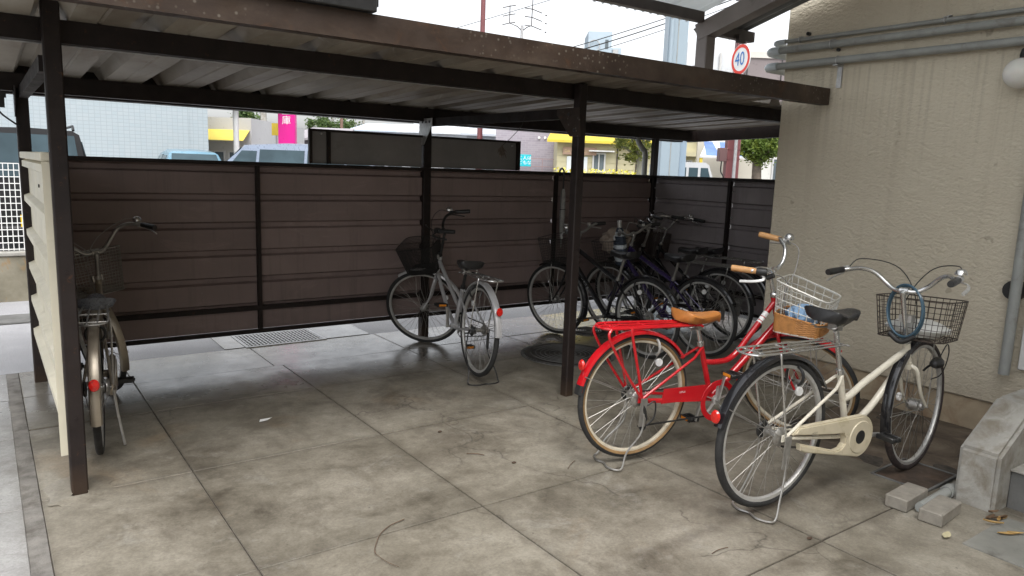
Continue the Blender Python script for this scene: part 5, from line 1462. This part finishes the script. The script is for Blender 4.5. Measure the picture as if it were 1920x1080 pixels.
# pale yellow shop
M['yellow_wall'] = bmat('pale_yellow_siding', (.50, .46, .30), bump=.0)
M['yellow_roof'] = bmat('yellow_roof', (.60, .46, .05))
yh = thing('yellow_shop', 1.30, 24, 'pale yellow shop with a bright yellow roof and brown name board', 'shop')
sdm = MB().box(0, 3.3, .0, 6, 0, 2.62); sdm.build('wall', M['yellow_wall'], yh, smooth=False)
for k in range(12):
    MB().box(0, 3.3, -.012, -.001, .2 + k * .2, .385 + k * .2).build('siding_board', M['yellow_wall'], yh, smooth=False)
MB().poly([(-.35, -.35, 2.40), (3.6, -.35, 2.40), (3.6, 2.8, 3.7), (.35, 2.8, 3.7)], (0, 0, .08)).build('roof', M['yellow_roof'], yh, smooth=False)
nb = MB().box(.18, 1.25, -.10, -.02, 2.03, 2.27, .004).build('name_board', bmat('brown_board', (.40, .27, .20)), yh)
for (txt, x) in (('DA', .32), ('ﾛｯｶｰ', .97)):
    vs, fs = text_geo(txt, .13); MB().add([(x + v.x, -.105, 2.14 + v.y) for v in vs], fs).build('lettering', M['print_g'], nb, recalc=False)
window(yh, 1.14, 1.5, .42, .62, -.012, bars=1)
MB().box(1.0, 1.8, -.28, -.02, 2.15, 2.19).build('window_hood', M['wframe'], yh, smooth=False)
MB().box(.32, .98, -.05, -.013, .1, 1.98).build('door', bmat('door_pale', (.62, .66, .68)), yh, smooth=False)
for x in (1.93, 2.55): MB().cyl((x, -.05, 0), (x, -.05, 2.5), .022, 8).build('downpipe', M['canopy_dark'], yh)
fb = thing('flower_bed', 2.9, 23.2, 'row of yellow flowering shrubs along the foot of the yellow shop', 'shrubs')
fm_ = MB()
for k in range(900):
    c_ = Vector((rnd.uniform(-1.7, 1.6), rnd.uniform(-.15, .15), rnd.uniform(.9, 1.62) - .2 * abs(mnoise.noise(Vector((k * .1, 0, 0)))))); a = rnd.uniform(.02, .05)
    n1 = Vector((rnd.gauss(0, 1), rnd.gauss(0, 1), rnd.gauss(0, 1))).normalized(); n2 = n1.orthogonal().normalized()
    fm_.quad(c_ - n1 * a, c_ - n2 * a, c_ + n1 * a, c_ + n2 * a)
fm_.build('petals', mat('yellow_petals', (.62, .55, .06), .7, var=.3, vs=3), fb, smooth=False, recalc=False)
MB().box(-1.75, 1.65, -.18, .18, 0, .9, .02).build('planter', bmat('planter', (.35, .36, .28)), fb)
# blue grey column with pipes
bcx = thing('blue_column', 2.70, 13, 'thick pale blue steel column with two pipes beyond the corner post', 'column')
M['bluegrey'] = mat('blue_grey_steel', (.30, .37, .42), .45, var=.06, vs=1)
MB().box(-.20, .14, 0, .35, 0, 6.5, .008).build('column_shaft', M['bluegrey'], bcx)
MB().box(-.035, -.02, -.006, -.001, 0, 6.5).build('seam', M['pvc'], bcx, smooth=False)
MB().cyl((-.15, -.05, 2.4), (-.15, -.05, 6.5), .035, 12).build('pipe', M['bluegrey'], bcx)
MB().box(.145, .26, .05, .3, 0, 2.6, .005).build('side_plate', bmat('blue_plate', (.26, .34, .42)), bcx)
for z in (2.9, 3.35, 4.6): MB().box(-.20, -.10, -.09, -.001, z, z + .025).build('pipe_clamp', M['galv'], bcx, smooth=False)
# red brown column with meter box and the speed sign
rp_ = thing('red_column', 4.03, 14, 'thick red brown column with a meter box near the right tree', 'column', group='red brown poles')
MB().box(-.12, .12, -.10, .10, 0, 2.45, .01).build('column_shaft', rm_, rp_)
MB().box(-.085, .085, -.08, .08, 2.45, 7.5, .01).build('upper_shaft', rm_, rp_)
mb_ = MB().box(-.27, -.125, -.14, .05, 1.78, 2.03, .008).build('meter_box', mat('meter_box_paint', (.13, .07, .07), .5, var=.1), rp_)
MB().tube(spline([(-.20, -.05, 1.78), (-.20, -.05, 1.6), (-.15, -.06, 1.5), (-.13, -.05, 1.3)], 5), .012, 6).build('cable', M['black'], rp_)
for z in (1.82, 2.0): MB().box(-.127, .127, -.107, .107, z, z + .02).build('strap', rm_, rp_, smooth=False)
sg = thing('speed_sign', 4.075, 13.8, 'round red rimmed 40 speed limit sign above the shelter fascia', 'sign', turn=-70)
MB().lathe([(0, 0), (.27, 0), (.27, .012), (0, .012)], (0, -.1, 3.60), 'y', 40).build('disc', M['print_w'], sg)
MB().lathe([(.205, -.003), (.262, -.003)], (0, -.1, 3.60), 'y', 40).build('red_rim', mat('sign_red', (.70, .04, .02), .4, var=.04), sg, recalc=False)
vs, fs = text_geo('40', .34); xm = sum(v.x for v in vs) / len(vs)
MB().add([((v.x - xm) * .82, -.105, 3.60 + v.y) for v in vs], fs).build('lettering', mat('sign_blue', (.02, .16, .48), .4, var=.04), sg, recalc=False)
MB().cyl((0, -.05, 0), (0, -.05, 3.8), .03, 10).build('post', M['galv'], sg)
# gabled yellow house
gh = thing('gabled_house', 6.6, 30, 'pale yellow house with a gable edged in bright yellow', 'house')
MB().poly([(-1.6, 0, 0), (1.5, 0, 0), (1.5, 0, 2.1), (.55, 0, 3.35), (-.3, 0, 4.3), (-1.6, 0, 2.4)], (0, 6, 0)).build('wall', M['yellow_wall'], gh, smooth=False)
mb = MB(); mb.obox((1.78, -.15, 1.80), (-.3, -.15, 4.42), .35, .10, (0, 1, 0)); mb.build('gable_trim', M['yellow_roof'], gh, smooth=False)
window(gh, -.16, 1.55, .22, .55, 0, bars=1); window(gh, .14, 1.55, .32, .55, 0, bars=2)
MB().box(-.2, .62, -.30, -.02, 2.25, 2.42).build('window_hood', M['yellow_wall'], gh, smooth=False)
for k in range(10): MB().box(-1.6, 1.4, -.012, -.001, .1 + k * .21, .295 + k * .21).build('siding_board', M['yellow_wall'], gh, smooth=False)
pr_ = thing('glazed_porch', 6.15, 22, 'small porch with a sloping glazed roof and yellow posts', 'porch')
mb = MB(); mb.poly([(-.85, -.4, 2.02), (.9, -.4, 2.02), (.75, .5, 2.5), (-.45, .5, 2.5)], (0, 0, .05)); mb.build('roof_frame', M['wframe'], pr_, smooth=False)
for k in range(3):
    x = -.66 + k * .46; mb = MB(); mb.poly([(x, -.36, 2.085), (x + .40, -.36, 2.085), (x + .36, .44, 2.51), (x + .10, .44, 2.51)], (0, 0, .012)); mb.build('roof_pane', glassmat('roof_glass', (.10, .16, .34), .05) if k == 0 else bpy.data.materials['roof_glass'], pr_, smooth=False)
for x in (-.8, .85): MB().box(x - .04, x + .04, -.38, -.30, 0, 2.02).build('post', M['yellow_roof'], pr_, smooth=False)
MB().box(-.6, 1.2, 1.0, 1.1, 0, 2.6).build('back_wall', bmat('beige_back', (.50, .47, .40)), pr_, smooth=False)
# white apartment block with dark balcony
wb2 = thing('white_apartments', 9.6, 32, 'white apartment block with a dark balcony behind the speed sign', 'building')
MB().box(-2.6, 6, .0, 9, 0, 7.0).build('wall', bmat('white_render', (.58, .60, .62)), wb2, smooth=False)
MB().box(-.35, 5.6, -1.0, -.01, 3.6, 6.3).build('balcony_front', bmat('balcony_dark', (.20, .17, .17)), wb2, smooth=False)
MB().box(-.40, 5.7, -1.06, -.01, 6.305, 6.55).build('balcony_rail', bmat('balcony_beige', (.55, .52, .48)), wb2, smooth=False)
for k in range(3): MB().box(-.36 + k * 1.4, -.32 + k * 1.4, -1.03, -1.002, 3.6, 6.3).build('balcony_mullion', M['black'], wb2, smooth=False)
MB().cyl((-1.2, -.08, 0), (-1.2, -.08, 6.6), .05, 8).build('downpipe', M['wframe'], wb2)
for z in (4.7, 5.8): MB().box(-1.95, -1.7, -.3, -.01, z, z + .12).build('vent_hood', M['galv'], wb2, smooth=False)
# far tank tower
tt = thing('tank_tower', 7.2, 70, 'far pale blue tower block with a small rooftop structure', 'building')
M['farblue'] = bmat('far_blue_render', (.40, .48, .54))
MB().box(-1.0, 1.15, 0, 4, 0, 14.2).build('wall', M['farblue'], tt, smooth=False)
MB().box(1.152, 2.1, .3, 4, 0, 12.85).build('side_wing', M['farblue'], tt, smooth=False)
MB().box(.55, .85, -.03, -.002, 12.7, 13.5).build('window', M['paneglass'], tt, smooth=False)
MB().ring((-.45, -.2, 12.9), .5, .05, 24, 6, 'y').build('dish_ring', M['galv'], tt)
MB().box(1.3, 1.8, .1, .28, 12.3, 12.7).build('box_unit', M['galv'], tt, smooth=False)
# low far buildings
def lowb(u, v, w, h, c, label, roofc=None, name='far_building'):
    e = thing(name, u, v, label, 'building', group='far low buildings')
    MB().box(-w / 2, w / 2, 0, 8, 0, h).build('wall', bmat(name + '_' + str(int(abs(u * 10))), c), e, smooth=False)
    r_ = MB(); r_.poly([(-w / 2 - .3, -.4, h), (w / 2 + .3, -.4, h), (w / 2 - .2, 4, h + .7), (-w / 2 + .2, 4, h + .7)], (0, 0, .1)); r_.build('roof', bmat(name + '_roof' + str(int(abs(u * 10))), roofc or (.4, .42, .45)), e, smooth=False)
    for k in range(max(1, int(w / 2))): window(e, -w / 2 + .5 + k * 2.0, 1.0, 1.1, 1.2, 0)
    return e
lowb(-4.2, 45, 5.4, 3.45, (.75, .77, .79), 'white far house right of the centre rear post', (.62, .65, .68))
lowb(-1.4, 40, 2.6, 3.2, (.55, .58, .62), 'grey far house with a sloping roof left of the lilac building', (.45, .48, .53))
lowb(-9.2, 55, 5.6, 3.9, (.66, .70, .76), 'long far pale blue building behind the magenta sign', (.52, .60, .70))
lowb(-9.8, 36, 2.6, 2.55, (.24, .21, .23), 'dark far shop beside the magenta sign', (.30, .28, .3))
lowb(9.9, 26, 3.0, 3.2, (.62, .61, .57), 'beige wall house behind the right street tree', (.5, .5, .5))
yb = thing('yellow_board', -8.05, 25, 'small yellow board left of the magenta sign', 'sign')
MB().box(-.15, .15, 0, .05, 2.35, 2.75).build('board', M['yellow_roof'], yb, smooth=False); MB().cyl((0, .03, 0), (0, .03, 2.35), .03, 8).build('post', M['galv'], yb)
# overhead wires
def wire(a, b, sag, label, r=.012):
    a, b = uv(*a), uv(*b)
    pts = [a.lerp(b, i / 16) - Vector((0, 0, sag * 4 * (i / 16) * (1 - i / 16))) for i in range(17)]
    o = MB().tube(pts, r, 5).build('overhead_wire', M['black'], label=label, cat='wire', group='overhead wires')
wire((-8.6, 30, 5.1), (6.0, 30, 9.75), .15, 'single thin wire crossing behind the antenna rods', .012)
wire((-3.0, 30, 4.9), (9.5, 30, 9.0), .25, 'upper of the bundled wires right of the antenna pole', .018)
wire((-3.0, 30, 4.75), (9.5, 30, 8.85), .30, 'middle of the bundled wires right of the antenna pole', .022)
wire((-3.0, 30, 4.55), (9.5, 30, 8.62), .30, 'lowest of the bundled wires right of the antenna pole', .014)
wire((-2.0, 34, 5.6), (14.0, 34, 6.3), .5, 'thin wire sagging in front of the white apartments', .012)

# --- trees
def leafmat(n, c):
    t = NT(n); p = t.coord()
    cc = t.ramp(t.noise(p, 3.0, 4), [(.28, tuple(x * .55 for x in c)), (.5, c), (.75, (min(1, c[0] * 2.0), min(1, c[1] * 1.5), c[2] * 1.1))])
    t.set(col=cc, rough=.55, spec=.35)
    tr_ = t.new('ShaderNodeBsdfTranslucent'); t.l.new(cc, tr_.inputs['Color'])
    ms_ = t.new('ShaderNodeMixShader'); ms_.inputs[0].default_value = .3
    t.l.new(t.b.outputs[0], ms_.inputs[1]); t.l.new(tr_.outputs[0], ms_.inputs[2]); t.l.new(ms_.outputs[0], t.n['Material Output'].inputs['Surface'])
    return t.m
M['bark'] = mat('bark', (.13, .105, .08), .9, var=.35, vs=8, bump=.6, bs=40)
M['bark_pale'] = mat('pale_bark', (.26, .25, .19), .9, var=.25, vs=6, bump=.5, bs=40)
def tree(u, v, h_tr, tr_r, cz, cr, lm, label, nclump=40, nleaf=110, leaf=.05, bark=None, seed=1, group='street trees', branch=None, cshift=0):
    rr = random.Random(seed)
    e = thing('tree', u, v, label, 'tree', group=group)
    tk = MB(); fork = Vector((0, 0, h_tr))
    tk.tube(spline([(0, 0, 0), (tr_r * .3, 0, h_tr * .5), fork], 5), [tr_r * 1.25 - tr_r * .35 * i / 10 for i in range(11)], 12)
    cl = []
    for k in range(nclump):
        while True:
            q = Vector((rr.uniform(-1, 1), rr.uniform(-1, 1), rr.uniform(-1, 1)))
            if .35 < q.length < 1: break
        cl.append(Vector((cshift + q.x * cr[0], q.y * cr[1], cz + q.z * cr[2])))
    for k in range(9):
        tgt = cl[k * (len(cl) // 9)]; md = fork.lerp(tgt, .5) + Vector((rr.uniform(-.08, .08), rr.uniform(-.08, .08), .05))
        tk.tube(spline([fork - Vector((0, 0, .05)), md, tgt], 4), [tr_r * .5 * (1 - .8 * i / 8) for i in range(9)], 6)
    tk.build('trunk', bark or M['bark'], e)
    lf_ = MB(); sp = min(cr) * .34
    for c_ in cl:
        s_ = sp * rr.uniform(.7, 1.25)
        for i in range(nleaf):
            d = Vector((rr.gauss(0, 1), rr.gauss(0, 1), rr.gauss(0, .8))) * s_ * .55
            p = c_ + d; a = leaf * rr.uniform(.6, 1.3)
            n1 = Vector((rr.gauss(0, 1), rr.gauss(0, 1), rr.gauss(0, .6))).normalized(); n2 = n1.orthogonal().normalized(); n2 = (n2 * math.cos(i) + n1.cross(n2) * math.sin(i))
            lf_.add([p - n1 * a, p - n2 * a * .45 + n1 * a * .1, p + n1 * a, p + n2 * a * .45 + n1 * a * .1], [(0, 1, 2, 3)])
    lf_.build('crown', lm, e, smooth=False, recalc=False)
    return e
L1 = leafmat('leaf_fresh', (.14, .17, .035)); L2 = leafmat('leaf_green', (.11, .17, .03)); L3 = leafmat('leaf_far', (.09, .15, .05))
tree(3.30, 20, 1.95, .075, 2.34, (.62, .5, .44), L1, 'loose pruned street tree in front of the yellow shop', 44, 60, .055, M['bark_pale'], 3, cshift=-.25)
tree(5.80, 18, 1.85, .12, 2.22, (.45, .45, .42), L2, 'dense ball shaped street tree with a thick trunk at the right', 60, 90, .045, M['bark'], 5)
tree(-14.4, 40, 1.6, .15, 2.9, (1.0, .9, 1.3), L3, 'bushy tree between the yellow awning and the pole', 50, 80, .10, M['bark'], 8, 'far trees')
tree(-15.6, 60, 2.2, .2, 3.9, (1.5, 1.2, 1.1), L3, 'far round tree left of the thin poles', 50, 70, .13, M['bark'], 11, 'far trees')
tree(-13.7, 61, 2.2, .2, 4.0, (1.3, 1.2, 1.0), L3, 'far round tree behind the brown pole', 50, 70, .13, M['bark'], 12, 'far trees')
tree(-8.6, 66, 2.0, .2, 3.3, (1.4, 1.2, 1.2), L3, 'far low tree left of the centre rear post', 40, 70, .13, M['bark'], 13, 'far trees')
# ================================================================ SMALL THINGS ON THE FLOOR
lm1 = mat('dry_leaf_tan', (.42, .27, .10), .8, var=.25, vs=20); lm2 = mat('dry_leaf_pale', (.48, .43, .27), .8, var=.2, vs=20); lm3 = mat('dry_leaf_dark', (.13, .08, .045), .85, var=.3, vs=20)
def leaf(x, y, l, w, a, ma, label, curl=.02, z=.004):
    mb = MB(); n = 8
    for i in range(n + 1):
        t = i / n; hw = w * math.sin(math.pi * min(1, t * .96 + .02)) ** .8
        zz = z + curl * (2 * t - 1) ** 2 * .5
        mb.v += [(l * (t - .5), -hw, zz + curl * .6), (l * (t - .5), 0, zz), (l * (t - .5), hw, zz + curl * .6)]
    for i in range(n):
        for k in range(2): mb.f.append((i * 3 + k, i * 3 + k + 1, i * 3 + k + 4, i * 3 + k + 3))
    o = mb.build('dry_leaf', ma, label=label, cat='leaf', group='dry leaves by the steps'); o.location = (x, y, 0); o.rotation_euler = (0, 0, a)
r5 = random.Random(5)
leaf(3.53, 1.14, .10, .012, -.6, lm1, 'long tan dry leaf lying alone on the footing at the right edge', .008, z=.010)
leaf(3.565, 1.125, .07, .010, -.75, lm1, 'narrow tan dry leaf beside the long one at the right edge', .006, z=.011)
leaf(3.285, 1.285, .075, .016, .2, lm2, 'single pale dry leaf on the slab in front of the blocks', .006, z=.006)
heap = ['dark curled leaf lowest in the small heap at the stair cheek', 'tan leaf lying second lowest in the heap at the stair cheek', 'dark leaf at the middle of the heap at the stair cheek', 'tan leaf across the middle of the heap at the stair cheek',
        'dark leaf near the top of the heap at the stair cheek', 'tan leaf second from the top of the heap at the stair cheek', 'dark leaf on top of the heap at the stair cheek']
for k in range(7):
    leaf(3.645 + r5.uniform(-.08, .05), 1.255 + r5.uniform(-.035, .015), r5.uniform(.045, .085), r5.uniform(.006, .012), r5.uniform(-1.4, .4), lm1 if k % 2 else lm3, heap[k], .012, .003 + .002 * k)
mb = MB()
for i, (x, y) in enumerate([(-.045, -.01), (.0, -.022), (.05, .004), (-.02, .02)]): mb.v.append((x, y, .004 + .002 * (i % 2)))
mb.f.append((0, 1, 2, 3)); o = mb.build('paper_scrap', M['print_w'], label='small torn white paper scrap on the floor near the left', cat='paper', smooth=False); o.location = (1.262, 4.168, 0); o.rotation_euler = (0, 0, .3)
tw = mat('twig_brown', (.12, .08, .055), .9, var=.3, vs=30)
def twig(pts, r, label):
    MB().tube(spline([(x, y, .005) for x, y in pts], 5), r, 5).build('twig', tw, label=label, cat='twig', group='twigs on the floor')
twig([(1.382, 2.641), (1.30, 2.618), (1.233, 2.569), (1.171, 2.482), (1.155, 2.444)], .0021, 'curved brown twig across a slab joint in the foreground')
twig([(1.155, 2.444), (1.165, 2.37), (1.188, 2.309)], .0013, 'thin stalk running on from the curved brown twig')
twig([(2.00, 3.125), (2.04, 3.10), (2.069, 3.059)], .0025, 'short dark twig in the middle of the floor')
twig([(2.339, 2.693), (2.39, 2.73), (2.438, 2.755)], .0018, 'tiny twig left of the red bicycle stand')
twig([(2.29, 1.734), (2.34, 1.74), (2.388, 1.732)], .0018, 'tiny twig in front of the white bicycle')
cw = mat('cigarette_brown', (.07, .045, .03), .9)
for (x, y, lb) in ((2.047, 3.486, 'dark speck of dirt near the centre of the floor'), (2.15, 2.902, 'dark speck of dirt left of the red bicycle'), (1.26, 2.0, 'dark speck of dirt at the bottom edge of the picture'), (2.754, 1.597, 'dark speck of dirt on the joint before the white bicycle stand')):
    o = blob((0, 0, .003), (.014, .010, .004), x, .4, 2).build('dirt_clod', cw, label=lb, cat='dirt', group='specks of dirt on the floor'); o.location = (x, y, 0)
for o in scene.objects:
    if '_b' in o: del o['_b']
